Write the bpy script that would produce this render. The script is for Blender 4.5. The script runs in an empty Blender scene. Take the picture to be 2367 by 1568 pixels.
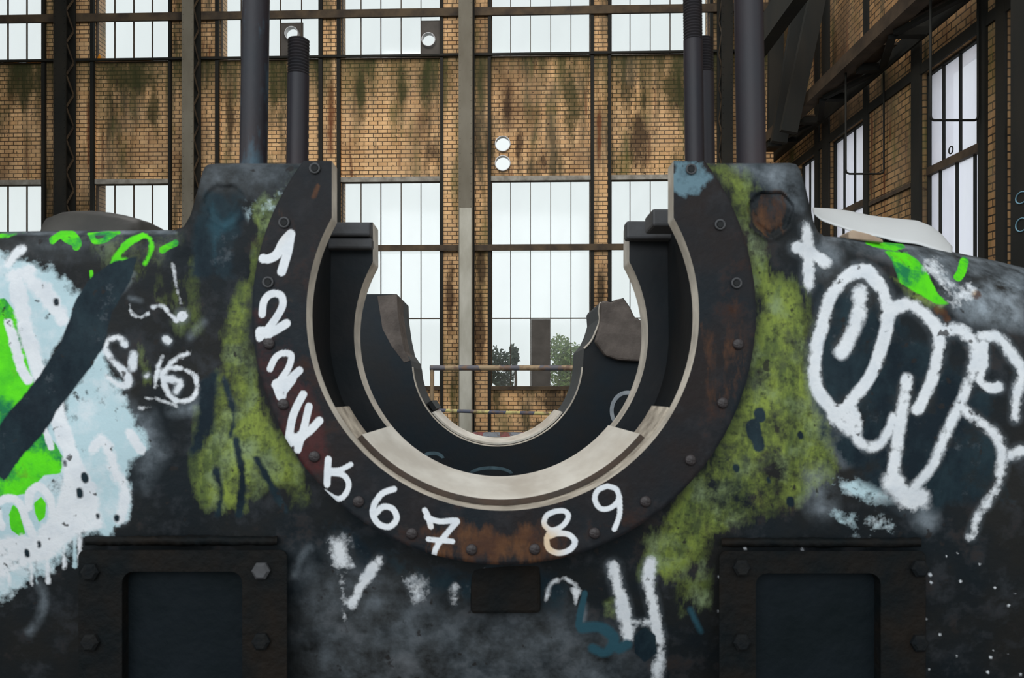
import bpy, bmesh, math, random
import numpy as np
from mathutils import Vector, Matrix

# ------------------------------------------------------------------ camera, world, light
F = 1700.0; CU, CV = 1183.5, 830.0; H = 1.65
PSI = math.atan(57 / F)
scn = bpy.context.scene
cd = bpy.data.cameras.new('camera'); cam = bpy.data.objects.new('camera', cd)
scn.collection.objects.link(cam)
cd.sensor_width = 36.0; cd.lens = 36.0 * F / 2367; cd.shift_y = (830 - 784) / 2367
cam.location = (0, 0, H); cam.rotation_euler = (math.pi / 2, 0, PSI)
cd.clip_start = 0.05; cd.clip_end = 300
cd.dof.use_dof = True; cd.dof.focus_distance = 9.0; cd.dof.aperture_fstop = 6.5
scn.camera = cam
w = bpy.data.worlds.new('sky'); scn.world = w; w.use_nodes = True
bg = w.node_tree.nodes['Background']
bg.inputs[0].default_value = (0.90, 0.965, 0.965, 1); bg.inputs[1].default_value = 1.0

def area(name, loc, rot, sx, sy, power, col=(1, 1, 1)):
    l = bpy.data.lights.new(name, 'AREA'); l.shape = 'RECTANGLE'; l.size = sx; l.size_y = sy
    l.energy = power; l.color = col
    o = bpy.data.objects.new(name, l); scn.collection.objects.link(o)
    o.location = loc; o.rotation_euler = rot
    return o
# added fill behind the camera, standing for an unseen window wall
area('fill_rear', (-3.0, -7.5, 6.5), (math.radians(72), 0, math.radians(-8)), 11, 6, 500, (0.92, 0.96, 1.0))
area('fill_roof', (-0.8, 7.6, 10.4), (math.radians(42), math.radians(-4), 0), 8, 6, 1000, (1.0, 0.97, 0.93))  # added fill high under the roof, tilted to brighten the back wall
scn.view_settings.view_transform = 'Standard'; scn.view_settings.look = 'None'
scn.view_settings.exposure = 0.0; scn.view_settings.gamma = 1.0; scn.view_settings.use_curve_mapping = False

# ------------------------------------------------------------------ geometry helpers
col = scn.collection
FW = np.array([-math.sin(PSI), math.cos(PSI), 0.0]); RT = np.array([math.cos(PSI), math.sin(PSI), 0.0]); UP = np.array([0, 0, 1.0])
CAM = np.array([0, 0, H])
def ray(u, v):
    u = np.asarray(u, float); v = np.asarray(v, float)
    return FW * F + RT * (u - CU)[..., None] + UP * (CV - v)[..., None]
def at_y(u, v, Y):
    r = ray(u, v); return CAM + r * (Y / r[..., 1])[..., None]
def at_x(u, v, X):
    r = ray(u, v); return CAM + r * (X / r[..., 0])[..., None]
# the machine's own frame: its bore axis runs slightly downhill and slightly left
D = 1.9; AU, AV = 1145.0, 912.0
EY = FW * F + RT * (AU - CU) + UP * (CV - AV); EY /= np.linalg.norm(EY)
EX = np.cross(EY, UP); EX /= np.linalg.norm(EX); EZ = np.cross(EX, EY)
S = D / F
def P(u, v, d=0.0):
    r = ray(u, v); a = r @ EX; b = r @ EY; c = r @ EZ
    t = (D + np.asarray(d, float)) / b
    return np.stack([a * t, b * t, c * t], -1)
CEN = P(1160, 727, 0); CX, CZ = CEN[0], CEN[2]; RB = 454 * S
def zfloor(y): return (-H - EY[2] * y) / EZ[2] + 0.004

def tag(o, label=None, cat=None, group=None, kind=None):
    if label: o['label'] = label
    if cat: o['category'] = cat
    if group: o['group'] = group
    if kind: o['kind'] = kind
    return o

class MB:
    def __init__(s): s.v = []; s.f = []; s.m = []
    def add(s, vs, fs, mi=0):
        n = len(s.v); s.v += [tuple(float(c) for c in p) for p in vs]
        s.f += [tuple(i + n for i in f) for f in fs]; s.m += [mi] * len(fs)
    def box(s, x0, x1, y0, y1, z0, z1, mi=0):
        s.add([(x0, y0, z0), (x1, y0, z0), (x1, y1, z0), (x0, y1, z0), (x0, y0, z1), (x1, y0, z1), (x1, y1, z1), (x0, y1, z1)],
              [(0, 3, 2, 1), (4, 5, 6, 7), (0, 1, 5, 4), (1, 2, 6, 5), (2, 3, 7, 6), (3, 0, 4, 7)], mi)
    def bar(s, a, b, w, h, mi=0, up=(0, 0, 1)):
        a = Vector(a); b = Vector(b); d = (b - a).normalized(); u = Vector(up)
        if abs(d.dot(u)) > .95: u = Vector((0, 1, 0))
        x = d.cross(u).normalized() * w / 2; z = x.cross(d).normalized() * h / 2
        vs = [a - x - z, a + x - z, a + x + z, a - x + z, b - x - z, b + x - z, b + x + z, b - x + z]
        s.add(vs, [(0, 1, 2, 3), (7, 6, 5, 4), (0, 4, 5, 1), (1, 5, 6, 2), (2, 6, 7, 3), (3, 7, 4, 0)], mi)
    def tube(s, pts, r, n=12, mi=0, closed=False):
        pts = [Vector(p) for p in pts]; rings = []; N = len(pts); base = len(s.v)
        ref = None
        for i, p in enumerate(pts):
            if closed: d = pts[(i + 1) % N] - pts[i - 1]
            else: d = pts[min(i + 1, N - 1)] - pts[max(i - 1, 0)]
            d.normalize()
            if ref is None: ref = Vector((0, 0, 1)) if abs(d.z) < .9 else Vector((0, 1, 0))
            x = d.cross(ref).normalized(); y = x.cross(d); ref = y
            rr = r[i] if isinstance(r, (list, tuple)) else r
            s.v += [tuple(p + (x * math.cos(2 * math.pi * k / n) + y * math.sin(2 * math.pi * k / n)) * rr) for k in range(n)]
        fs = []
        for i in range(N if closed else N - 1):
            j = (i + 1) % N
            for k in range(n):
                fs.append((base + i * n + k, base + i * n + (k + 1) % n, base + j * n + (k + 1) % n, base + j * n + k))
        if not closed:
            fs.append(tuple(base + k for k in range(n))[::-1]); fs.append(tuple(base + (N - 1) * n + k for k in range(n)))
        s.f += fs; s.m += [mi] * len(fs)
    def grid(s, A, mi=0, skip=None):
        R, C = A.shape[:2]; fs = []
        for i in range(R - 1):
            for j in range(C - 1):
                if skip is not None and skip[i, j]: continue
                fs.append((i * C + j, (i + 1) * C + j, (i + 1) * C + j + 1, i * C + j + 1))
        s.add(A.reshape(-1, 3), fs, mi)
    def prism(s, poly0, poly1, mi=0):
        n = len(poly0); vs = list(poly0) + list(poly1)
        s.add(vs, [tuple(range(n)), tuple(range(2 * n - 1, n - 1, -1))] + [(i, i + n, (i + 1) % n + n, (i + 1) % n) for i in range(n)], mi)
    def build(s, name, mats, parent=None, smooth=False, off=None, bevel=0, auto=None):
        me = bpy.data.meshes.new(name)
        vs = s.v if off is None else [(a - off[0], b - off[1], c - off[2]) for a, b, c in s.v]
        me.from_pydata(vs, [], s.f); me.validate()
        if not isinstance(mats, (list, tuple)): mats = [mats]
        for m in mats: me.materials.append(m)
        if len(mats) > 1 and len(me.polygons) == len(s.m): me.polygons.foreach_set('material_index', s.m)
        bm = bmesh.new(); bm.from_mesh(me); bmesh.ops.recalc_face_normals(bm, faces=bm.faces); bm.to_mesh(me); bm.free()
        if smooth:
            me.polygons.foreach_set('use_smooth', [True] * len(me.polygons))
        o = bpy.data.objects.new(name, me); col.objects.link(o)
        if parent: o.parent = parent
        if bevel:
            b = o.modifiers.new('bevel', 'BEVEL'); b.width = bevel; b.segments = 2; b.limit_method = 'ANGLE'
        if smooth and auto:
            try: me.set_sharp_from_angle(angle=math.radians(auto))
            except Exception: pass
        return o

def empty(name, loc=(0, 0, 0)):
    o = bpy.data.objects.new(name, None); o.empty_display_size = .2; col.objects.link(o); o.location = loc; return o

# ------------------------------------------------------------------ materials
class NT:
    def __init__(s, name):
        s.m = bpy.data.materials.new(name); s.m.use_nodes = True; s.t = s.m.node_tree
        s.b = s.t.nodes['Principled BSDF']; s.out = s.t.nodes['Material Output']
    def n(s, t, **k):
        x = s.t.nodes.new(t)
        for a, b in k.items(): setattr(x, a, b)
        return x
    def l(s, a, b): s.t.links.new(a, b)
    def coord(s): return s.n('ShaderNodeTexCoord').outputs['Object']
    def noise(s, scale, detail=4, vec=None, rough=.55, sc=None, dist=0):
        x = s.n('ShaderNodeTexNoise'); x.inputs['Scale'].default_value = scale; x.inputs['Detail'].default_value = detail
        x.inputs['Roughness'].default_value = rough; x.inputs['Distortion'].default_value = dist
        v = vec if vec is not None else s.coord()
        if sc:
            mp = s.n('ShaderNodeMapping'); mp.inputs['Scale'].default_value = sc; s.l(v, mp.inputs[0]); v = mp.outputs[0]
        s.l(v, x.inputs['Vector']); return x.outputs['Fac']
    def ramp(s, fac, a, b, c0=(0, 0, 0, 1), c1=(1, 1, 1, 1)):
        r = s.n('ShaderNodeMapRange'); r.clamp = True
        r.inputs[1].default_value = a; r.inputs[2].default_value = b; s.l(fac, r.inputs[0]); return r.outputs[0]
    def math(s, op, a, b=None):
        x = s.n('ShaderNodeMath', operation=op)
        for i, q in enumerate((a, b)):
            if q is None: continue
            if isinstance(q, (int, float)): x.inputs[i].default_value = q
            else: s.l(q, x.inputs[i])
        return x.outputs[0]
    def mix(s, fac, a, b):
        x = s.n('ShaderNodeMix', data_type='RGBA')
        for idx, q in ((0, fac), (6, a), (7, b)):
            if isinstance(q, (int, float)): x.inputs[idx].default_value = q
            elif isinstance(q, tuple): x.inputs[idx].default_value = (*q[:3], 1)
            else: s.l(q, x.inputs[idx])
        return x.outputs[2]
    def bump(s, h, strength=.3, dist=.01):
        x = s.n('ShaderNodeBump'); x.inputs['Strength'].default_value = strength; x.inputs['Distance'].default_value = dist
        s.l(h, x.inputs['Height']); s.l(x.outputs[0], s.b.inputs['Normal'])

def simple(name, c0, c1=None, rough=.6, metal=0, scale=8, bump=.15, spec=.5, sc=None, dist=.01):
    t = NT(name); f = t.noise(scale, 5, sc=sc)
    t.l(t.mix(t.ramp(f, .35, .65), c0, c1 or c0), t.b.inputs['Base Color'])
    t.b.inputs['Roughness'].default_value = rough; t.b.inputs['Metallic'].default_value = metal
    t.b.inputs['Specular IOR Level'].default_value = spec
    if bump: t.bump(t.noise(scale * 5, 4), bump, dist)
    return t.m

def brick_mat(name, axis, c1, c2, mortar, dirt=1.0, bw=.205, rh=.0905, spots=(), moss_top=None):
    t = NT(name); co = t.coord()
    sep = t.n('ShaderNodeSeparateXYZ'); t.l(co, sep.inputs[0])
    cmb = t.n('ShaderNodeCombineXYZ'); t.l(sep.outputs[axis], cmb.inputs[0]); t.l(sep.outputs[2], cmb.inputs[1])
    wob = t.noise(6, 2); 
    br = t.n('ShaderNodeTexBrick'); t.l(cmb.outputs[0], br.inputs['Vector'])
    br.inputs['Scale'].default_value = 1; br.inputs['Brick Width'].default_value = bw; br.inputs['Row Height'].default_value = rh
    br.inputs['Mortar Size'].default_value = .0105; br.inputs['Mortar Smooth'].default_value = .3
    br.inputs['Color1'].default_value = (*c1, 1); br.inputs['Color2'].default_value = (*c2, 1); br.inputs['Mortar'].default_value = (*mortar, 1)
    br.inputs['Bias'].default_value = -.1
    c = br.outputs['Color']
    # grime blotches, rusty water runs and mossy streaks hanging down
    g = t.ramp(t.noise(.9, 6, sc=(1, 1, .5)), .48, .68)
    c = t.mix(t.math('MULTIPLY', g, .75 * dirt), c, (.075, .038, .018))
    s1 = t.ramp(t.noise(2.6, 4, sc=(1, 1, .16), rough=.6), .52, .66)
    c = t.mix(t.math('MULTIPLY', s1, .85 * dirt), c, (.022, .026, .012))
    s2 = t.ramp(t.noise(1.7, 5, sc=(1, 1, .22), rough=.65, dist=.2), .53, .66)
    c = t.mix(t.math('MULTIPLY', s2, .6 * dirt), c, (.075, .088, .022))
    s3 = t.ramp(t.noise(5.5, 3, sc=(1.1, 1, .10)), .62, .72)
    c = t.mix(t.math('MULTIPLY', s3, .8 * dirt), c, (.11, .032, .012))
    c = t.mix(t.math('MULTIPLY', t.ramp(t.noise(1.3, 3), .4, .6), .22), c, (.30, .23, .16))
    rag = t.noise(4.5, 6, sc=(1, 1, .45), rough=.7); cols = {}
    for (sx, sz, rx, rz, cc) in spots:      # soaked-in stains, each with its own outline
        dx = t.math('DIVIDE', t.math('SUBTRACT', sep.outputs[axis], sx), rx); dz = t.math('DIVIDE', t.math('SUBTRACT', sep.outputs[2], sz), rz)
        d = t.math('SQRT', t.math('ADD', t.math('MULTIPLY', dx, dx), t.math('MULTIPLY', dz, dz)))
        q = t.ramp(t.math('ADD', d, t.math('MULTIPLY', t.math('SUBTRACT', rag, .5), 2.6)), 1.15, .45)
        cols[cc] = q if cc not in cols else t.math('MAXIMUM', cols[cc], q)
    for cc, q in cols.items(): c = t.mix(t.math('MULTIPLY', q, .82), c, cc)
    if moss_top:
        zz = t.math('SUBTRACT', sep.outputs[2], moss_top[0]); st = t.noise(3.4, 4, sc=(1, 1, .06), rough=.6)
        q = t.math('ADD', t.math('DIVIDE', zz, moss_top[1]), t.math('MULTIPLY', t.math('SUBTRACT', st, .5), 3.0))
        q = t.math('MULTIPLY', t.ramp(q, .25, 1.1), t.math('LESS_THAN', zz, moss_top[1] * 1.02)); c = t.mix(t.math('MULTIPLY', q, .8), c, (.040, .045, .016))
    c = t.mix(t.ramp(t.noise(14, 3), .62, .75), c, (.05, .03, .02))
    t.l(c, t.b.inputs['Base Color']); t.b.inputs['Roughness'].default_value = .85; t.b.inputs['Specular IOR Level'].default_value = .2
    inv = t.math('SUBTRACT', 1.0, br.outputs['Fac']); t.bump(inv, .5, .012)
    return t.m

def glass_mat(name, dirt, tint=(.8, .8, .86), streak=False):
    t = NT(name)
    for n_ in list(t.t.nodes):
        if n_ != t.out: t.t.nodes.remove(n_)
    tr = t.n('ShaderNodeBsdfTransparent'); tr.inputs[0].default_value = (.98, .99, .99, 1)
    tl = t.n('ShaderNodeBsdfTranslucent'); tl.inputs[0].default_value = (*tint, 1)
    gl = t.n('ShaderNodeBsdfGlossy'); gl.inputs['Roughness'].default_value = .08
    mx = t.n('ShaderNodeMixShader'); f = t.noise(.6 if streak else 1.2, 5, sc=(1, 1, .4))
    t.l(t.math('MULTIPLY', t.math('ADD', t.ramp(f, .3, .7), .55), dirt), mx.inputs[0])
    t.l(tr.outputs[0], mx.inputs[1]); t.l(tl.outputs[0], mx.inputs[2])
    m2 = t.n('ShaderNodeMixShader'); m2.inputs[0].default_value = .03
    t.l(mx.outputs[0], m2.inputs[1]); t.l(gl.outputs[0], m2.inputs[2]); t.l(m2.outputs[0], t.out.inputs[0])
    return t.m

def paint_mat(name, c):
    """weathered casting; painted marks come from the mesh attributes paint_a and paint_b"""
    t = NT(name)
    a = t.n('ShaderNodeAttribute', attribute_name='paint_a'); b = t.n('ShaderNodeAttribute', attribute_name='paint_b')
    sa = t.n('ShaderNodeSeparateColor'); t.l(a.outputs['Color'], sa.inputs[0])
    sb = t.n('ShaderNodeSeparateColor'); t.l(b.outputs['Color'], sb.inputs[0])
    nf = t.noise(55, 6, rough=.65); nm = t.noise(14, 6, rough=.65); nb = t.noise(4, 5)
    ns = t.noise(20, 5, sc=(1, 1, .35), rough=.7)
    base = t.mix(t.ramp(nb, .38, .62), c['base0'], c['base1'])
    base = t.mix(t.ramp(nm, .5, .72), base, c['base2'])
    base = t.mix(t.ramp(t.noise(7, 6, rough=.7), .56, .7), base, c['base3'])
    def cut(mask, n, amp, soft):
        q = t.math('ADD', mask, t.math('MULTIPLY', t.math('SUBTRACT', n, .5), amp))
        return t.math('MULTIPLY', t.ramp(q, .5 - soft, .5 + soft), t.ramp(mask, .03, .2))
    # moss
    mossc = t.mix(t.ramp(ns, .38, .62), c['moss0'], c['moss1'])
    mossc = t.mix(t.ramp(t.noise(9, 4), .5, .7), mossc, c['moss2'])
    mossc = t.mix(t.ramp(t.noise(5, 6, rough=.7), .54, .66), mossc, c.get('moss3', c['moss1']))
    mm = t.math('MULTIPLY', cut(sa.outputs[2], ns, 2.6, .30), t.ramp(nf, .25, .5)); mm = t.math('MULTIPLY', mm, t.ramp(t.noise(3.3, 6, rough=.75), .62, .47))
    base = t.mix(t.math('MULTIPLY', mm, .93), base, mossc)
    # pale haze: thin spray, and light painted on upper edges
    base = t.mix(t.math('MULTIPLY', sb.outputs[0], t.ramp(nm, .3, .75)), base, (.44, .51, .58))
    # pale blue
    base = t.mix(cut(a.outputs['Alpha'], nm, 3.0, .2), base, t.mix(t.ramp(t.noise(8, 5, rough=.7), .5, .66), c['pale'], c['pale2']))
    # rust (under the paint strokes)
    base = t.mix(t.math('MULTIPLY', cut(sb.outputs[2], ns, 3.2, .3), .8), base, t.mix(t.ramp(nm, .4, .6), c['rust0'], c['rust1']))
    gc = t.mix(t.ramp(nm, .4, .65), c['green0'], c['green1']); gc = t.mix(t.ramp(t.noise(7, 5, rough=.7), .52, .64), gc, (.012, .20, .07)); gc = t.mix(t.ramp(t.noise(11, 6, rough=.7), .6, .7), gc, (.14, .42, .02))
    base = t.mix(cut(sa.outputs[1], t.math('ADD', t.math('MULTIPLY', nf, .5), t.math('MULTIPLY', nm, .5)), 1.5, .14), base, gc)
    wc = t.mix(t.ramp(nm, .45, .75), (.80, .82, .86), (.66, .70, .76)); wc = t.mix(t.math('MULTIPLY', sb.outputs[2], t.ramp(nb, .45, .55)), wc, (.72, .50, .28))
    base = t.mix(cut(sa.outputs[0], t.math('ADD', t.math('MULTIPLY', nf, .5), t.math('MULTIPLY', nm, .5)), c.get('wamp', 2.9), .24), base, wc)
    navc = t.mix(t.ramp(t.noise(6, 6, rough=.7, sc=(1, 1, .6)), .42, .62), c['navy'], (.016, .034, .045)); navc = t.mix(t.ramp(t.noise(13, 6, rough=.75), .6, .72), navc, (.07, .085, .10))
    base = t.mix(cut(sb.outputs[1], nm, 1.6, .18), base, navc)
    base = t.mix(cut(b.outputs['Alpha'], nm, .9, .2), base, c['teal'])
    # chips
    ch = t.ramp(t.noise(30, 3, rough=.5), .67, .72)
    base = t.mix(t.math('MULTIPLY', ch, .85), base, (.02, .018, .018))
    t.l(base, t.b.inputs['Base Color'])
    rr = t.n('ShaderNodeMapRange'); rr.inputs[3].default_value = c.get('r0', .38); rr.inputs[4].default_value = c.get('r1', .7); t.l(nm, rr.inputs[0])
    t.l(rr.outputs[0], t.b.inputs['Roughness']); t.b.inputs['Specular IOR Level'].default_value = c.get('spec', .35)
    hb = t.math('ADD', t.math('MULTIPLY', nm, 1.0), t.math('MULTIPLY', nf, .4)); t.bump(hb, .5, .006)
    return t.m

PC = dict(base0=(.0075, .012, .016), base1=(.016, .016, .0155), base2=(.036, .040, .047), base3=(.028, .020, .017),
          moss0=(.29, .37, .065), moss1=(.10, .14, .04), moss2=(.27, .35, .19), moss3=(.055, .065, .045), pale=(.50, .66, .72), pale2=(.66, .74, .79),
          green0=(.11, .74, .01), green1=(.06, .52, .02), navy=(.005, .013, .021), teal=(.025, .08, .11),
          rust0=(.13, .055, .022), rust1=(.07, .028, .014), spec=.18, r0=.5, r1=.8)
FC = dict(PC); FC.update(base0=(.006, .0105, .0155), base1=(.015, .0105, .0105), base2=(.026, .026, .030), base3=(.034, .014, .009),
          moss0=(.085, .018, .018), moss1=(.05, .014, .014), moss2=(.06, .02, .02), wamp=.5, pale2=(.04, .07, .09), pale=(.13, .22, .27), spec=.22, r0=.42)
M_body = paint_mat('weathered_casting', PC)
M_flange = paint_mat('dark_flange_steel', FC)
M_lip = simple('pale_machined_metal', (.74, .66, .56), (.40, .35, .29), rough=.42, scale=9, sc=(1, 1, 1), bump=.2, dist=.003)
M_shell = simple('bronze_shell', (.90, .84, .75), (.62, .54, .45), rough=.34, metal=.0, scale=7, sc=(1.2, .35, 1), bump=.15, dist=.003)
M_saddle = simple('dusty_seat', (.66, .58, .48), (.24, .20, .16), rough=.8, scale=14, bump=.5)
M_cav = simple('dark_cavity_iron', (.008, .011, .014), (.014, .014, .015), rough=.75, scale=5, spec=.2)
M_web = simple('web_iron', (.010, .015, .020), (.022, .023, .026), rough=.6, scale=5, spec=.3)
M_block = simple('grey_casting', (.07, .072, .08), (.045, .044, .046), rough=.6, scale=8)
M_rear = simple('rear_casting_shaded', (.006, .014, .022), (.013, .014, .016), rough=.55, scale=4, spec=.3)  # shade on the lower pedestal is put into this dark colour
M_rearb = simple('brown_dusty_casting', (.16, .13, .115), (.085, .068, .06), rough=.8, scale=9, bump=.5)
M_rod = simple('rod_steel', (.016, .020, .028), (.034, .020, .024), rough=.5, scale=3.2, metal=0, spec=.35, sc=(1, 1, .3))
def rodb():
    t = NT('blue_stained_rod_steel'); c = t.mix(t.ramp(t.noise(3, 4, sc=(1, 1, .3)), .4, .6), (.014, .018, .026), (.030, .018, .022))
    c = t.mix(t.ramp(t.noise(5, 6, sc=(1, 1, .4), rough=.65), .5, .64), c, (.05, .12, .17))
    t.l(c, t.b.inputs['Base Color']); t.b.inputs['Roughness'].default_value = .5; t.b.inputs['Specular IOR Level'].default_value = .35
    t.bump(t.noise(40, 4), .15); return t.m
M_rodb = rodb()
M_bolt = simple('bolt_steel', (.055, .045, .047), (.022, .016, .017), rough=.45, scale=30, bump=.4)
M_hole = simple('socket_dark', (.006, .007, .008), rough=.8, bump=0)
M_steel = simple('column_steel', (.011, .0125, .012), (.022, .020, .016), rough=.7, scale=2.0, sc=(1, 1, .3), spec=.2)
M_col = simple('grey_column_paint', (.12, .105, .078), (.19, .175, .14), rough=.75, scale=1.3, sc=(1, 1, .4), spec=.2)
M_colg = simple('pale_grey_column_paint', (.52, .51, .45), (.34, .325, .27), rough=.75, scale=2.3, sc=(1, 1, .4), spec=.2)
M_frame = simple('window_steel', (.045, .033, .024), (.085, .06, .04), rough=.7, scale=4, spec=.2)
M_beam = simple('rusty_beam', (.10, .072, .045), (.045, .035, .028), rough=.75, scale=3, spec=.2)
M_sill = simple('pale_lintel', (.36, .34, .30), (.18, .165, .14), rough=.8, scale=5)
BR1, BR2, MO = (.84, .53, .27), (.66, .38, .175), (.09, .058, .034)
_k = 16.0 / F
def _sp(u, v, ru, rv, c): p = at_y(u, v, 16.0); return (float(p[0]), float(p[2]), ru * _k, rv * _k, c)
_g, _b, _r, _k0 = (.030, .034, .012), (.035, .020, .013), (.14, .045, .018), (.012, .013, .010)
M_brick = brick_mat('yellow_brick', 0, BR1, BR2, MO, spots=[_sp(45, 190, 45, 60, _g), _sp(300, 175, 80, 45, _g), _sp(352, 250, 16, 70, _g), _sp(640, 200, 22, 90, _g),
    _sp(836, 215, 12, 60, _g), _sp(930, 200, 14, 75, _g), _sp(985, 195, 16, 60, _g), _sp(1320, 240, 22, 85, _g), _sp(1560, 210, 30, 60, _g), _sp(1175, 250, 14, 60, _b), _sp(1255, 370, 13, 38, _b),
    _sp(1200, 345, 10, 45, _b), _sp(1480, 320, 26, 90, _b), _sp(1490, 240, 8, 60, _b), _sp(765, 260, 11, 110, _r), _sp(530, 270, 9, 120, _b), _sp(1388, 670, 11, 60, _k0), _sp(1385, 300, 6, 90, _r),
    _sp(1280, 925, 36, 40, _k0), _sp(1265, 985, 50, 16, _k0), _sp(1000, 350, 16, 26, _b), _sp(1040, 680, 12, 90, _b), _sp(1112, 620, 14, 50, _b), _sp(1108, 760, 14, 120, _b), _sp(205, 300, 6, 110, _r), _sp(1145, 920, 12, 50, _g), _sp(1658, 230, 12, 120, _k0)],
    moss_top=(float(at_y(1200, 300, 16.0)[2]), 1.6))
M_brickR = brick_mat('yellow_brick_side_shaded', 1, (.40, .235, .105), (.27, .15, .065), (.03, .022, .014), dirt=1.25)  # darker copy of the brick: side wall's shade put into colour, more dirt
M_brickO = brick_mat('pale_outdoor_brick', 1, (.75, .68, .55), (.62, .56, .45), (.35, .32, .27), dirt=.3)
M_glass = glass_mat('clear_old_glass', .06); M_glassd = glass_mat('dusty_glass', .62, (.93, .92, 1.0), True)
M_board = simple('painted_board', (.055, .047, .040), (.085, .075, .065), rough=.7, scale=3)
M_floor = simple('concrete_floor', (.10, .095, .085), (.05, .048, .045), rough=.9, scale=1.5)
M_ceil = simple('roof_deck', (.06, .055, .05), (.035, .03, .028), rough=.9, scale=1)
def film():
    t = NT('white_plastic_film'); t.b.inputs['Base Color'].default_value = (.95, .96, .97, 1); t.b.inputs['Roughness'].default_value = .4
    t.bump(t.noise(7, 4), .3, .01); tl = t.n('ShaderNodeBsdfTranslucent'); tl.inputs[0].default_value = (.97, .98, .99, 1)
    mx = t.n('ShaderNodeMixShader'); mx.inputs[0].default_value = .35; t.l(t.b.outputs[0], mx.inputs[1]); t.l(tl.outputs[0], mx.inputs[2]); t.l(mx.outputs[0], t.out.inputs[0]); return t.m
M_white = film()
M_zinc = simple('pipe_sheet', (.70, .72, .74), (.5, .5, .52), rough=.5, scale=8)
M_leaf = simple('leaf_green', (.16, .30, .06), (.32, .42, .14), rough=.6, scale=4, bump=0)
M_leafd = simple('leaf_dark', (.05, .09, .06), (.12, .17, .13), rough=.6, scale=4, bump=0)
M_bark = simple('bark', (.08, .06, .04), rough=.9)
M_grass = simple('outdoor_ground', (.12, .15, .07), (.2, .18, .12), rough=.95, scale=.5)
M_cyan = simple('pale_blue_chalk', (.16, .32, .42), rough=.8)

M_amber = glass_mat('amber_glass', .8, (1.0, .50, .06))
def stripes_mat(name, ca, cb, period, axis=0):
    t = NT(name); sep = t.n('ShaderNodeSeparateXYZ'); t.l(t.coord(), sep.inputs[0])
    q = t.math('ADD', t.math('DIVIDE', sep.outputs[axis], period), t.math('MULTIPLY', t.noise(1.6, 3), 1.2))
    f = t.math('GREATER_THAN', t.math('FRACT', q), .5)
    c = t.mix(f, ca, cb); c = t.mix(t.ramp(t.noise(9, 5), .5, .62), c, (.16, .10, .07))
    t.l(c, t.b.inputs['Base Color']); t.b.inputs['Roughness'].default_value = .7
    return t.m
M_rail = stripes_mat('flaking_rail_paint', (.30, .22, .13), (.10, .10, .12), .55)
M_rail2 = stripes_mat('yellow_black_rail_paint', (.50, .44, .17), (.07, .08, .12), .42)
M_post = simple('rusty_post_paint', (.32, .22, .12), (.20, .15, .10), rough=.8)

# ------------------------------------------------------------------ hall shell
YW = 16.0; XR = 5.1; XL = -15.0; ZC = 11.4
def XB(u, Y=YW): return float(at_y(u, 830, Y)[0])
def ZB(v, Y=YW, u=1200): return float(at_y(u, v, Y)[2])
def struct(mb, name, mat, label, **k):
    return tag(mb.build(name, mat, **k), label, name.split('_')[0], kind='structure')

b = MB(); b.box(XL, XR + .45, -9, YW + .45, -.2, 0); struct(b, 'floor', M_floor, 'grey concrete floor of the derelict hall')
b = MB(); b.box(XL, XR + .45, 2.0, YW + .45, ZC, ZC + .2); struct(b, 'ceiling', M_ceil, 'unseen dark roof deck shading the hall from above')  # out of view, put in to block light from overhead

bays = [(-75, 100, [-31, 14, 58], 'at the far left edge'), (220, 392, [262, 306, 349], 'second from the left'),
        (508, 738, [555, 600, 646, 695], 'behind the two left rods'), (788, 1018, [833, 879, 926, 972], 'left of the central column'),
        (1135, 1365, [1180, 1226, 1273, 1320], 'right of the central column'), (1412, 1640, [1457, 1504, 1550, 1597], 'nearest the right corner')]
UT, UB, LT, LB = -150, 130, 412, 896
def plate_hole(mb, x0, x1, z0, z1, cx, cz, r, y0, y1, n=32):
    """wall patch with a round hole through it"""
    sq = []; ci = []
    for k in range(n):
        a = 2 * math.pi * (k + .5) / n; c, s_ = math.cos(a), math.sin(a)
        tx = ((x1 - cx) if c > 0 else (cx - x0)) / abs(c); tz = ((z1 - cz) if s_ > 0 else (cz - z0)) / abs(s_)
        t = min(tx, tz); sq.append((cx + c * t, cz + s_ * t)); ci.append((cx + c * r, cz + s_ * r))
    # put square corners in place of the nearest ring points
    for cxn, czn in ((x0, z0), (x0, z1), (x1, z0), (x1, z1)):
        i = min(range(n), key=lambda k: (sq[k][0] - cxn) ** 2 + (sq[k][1] - czn) ** 2); sq[i] = (cxn, czn)
    V = [(x, y0, z) for x, z in sq] + [(x, y0, z) for x, z in ci] + [(x, y1, z) for x, z in sq] + [(x, y1, z) for x, z in ci]
    fs = []
    for k in range(n):
        j = (k + 1) % n
        fs += [(k, j, n + j, n + k), (2 * n + k, 3 * n + k, 3 * n + j, 2 * n + j), (n + k, n + j, 3 * n + j, 3 * n + k), (k, 2 * n + k, 2 * n + j, j)]
    mb.add(V, fs)

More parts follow.
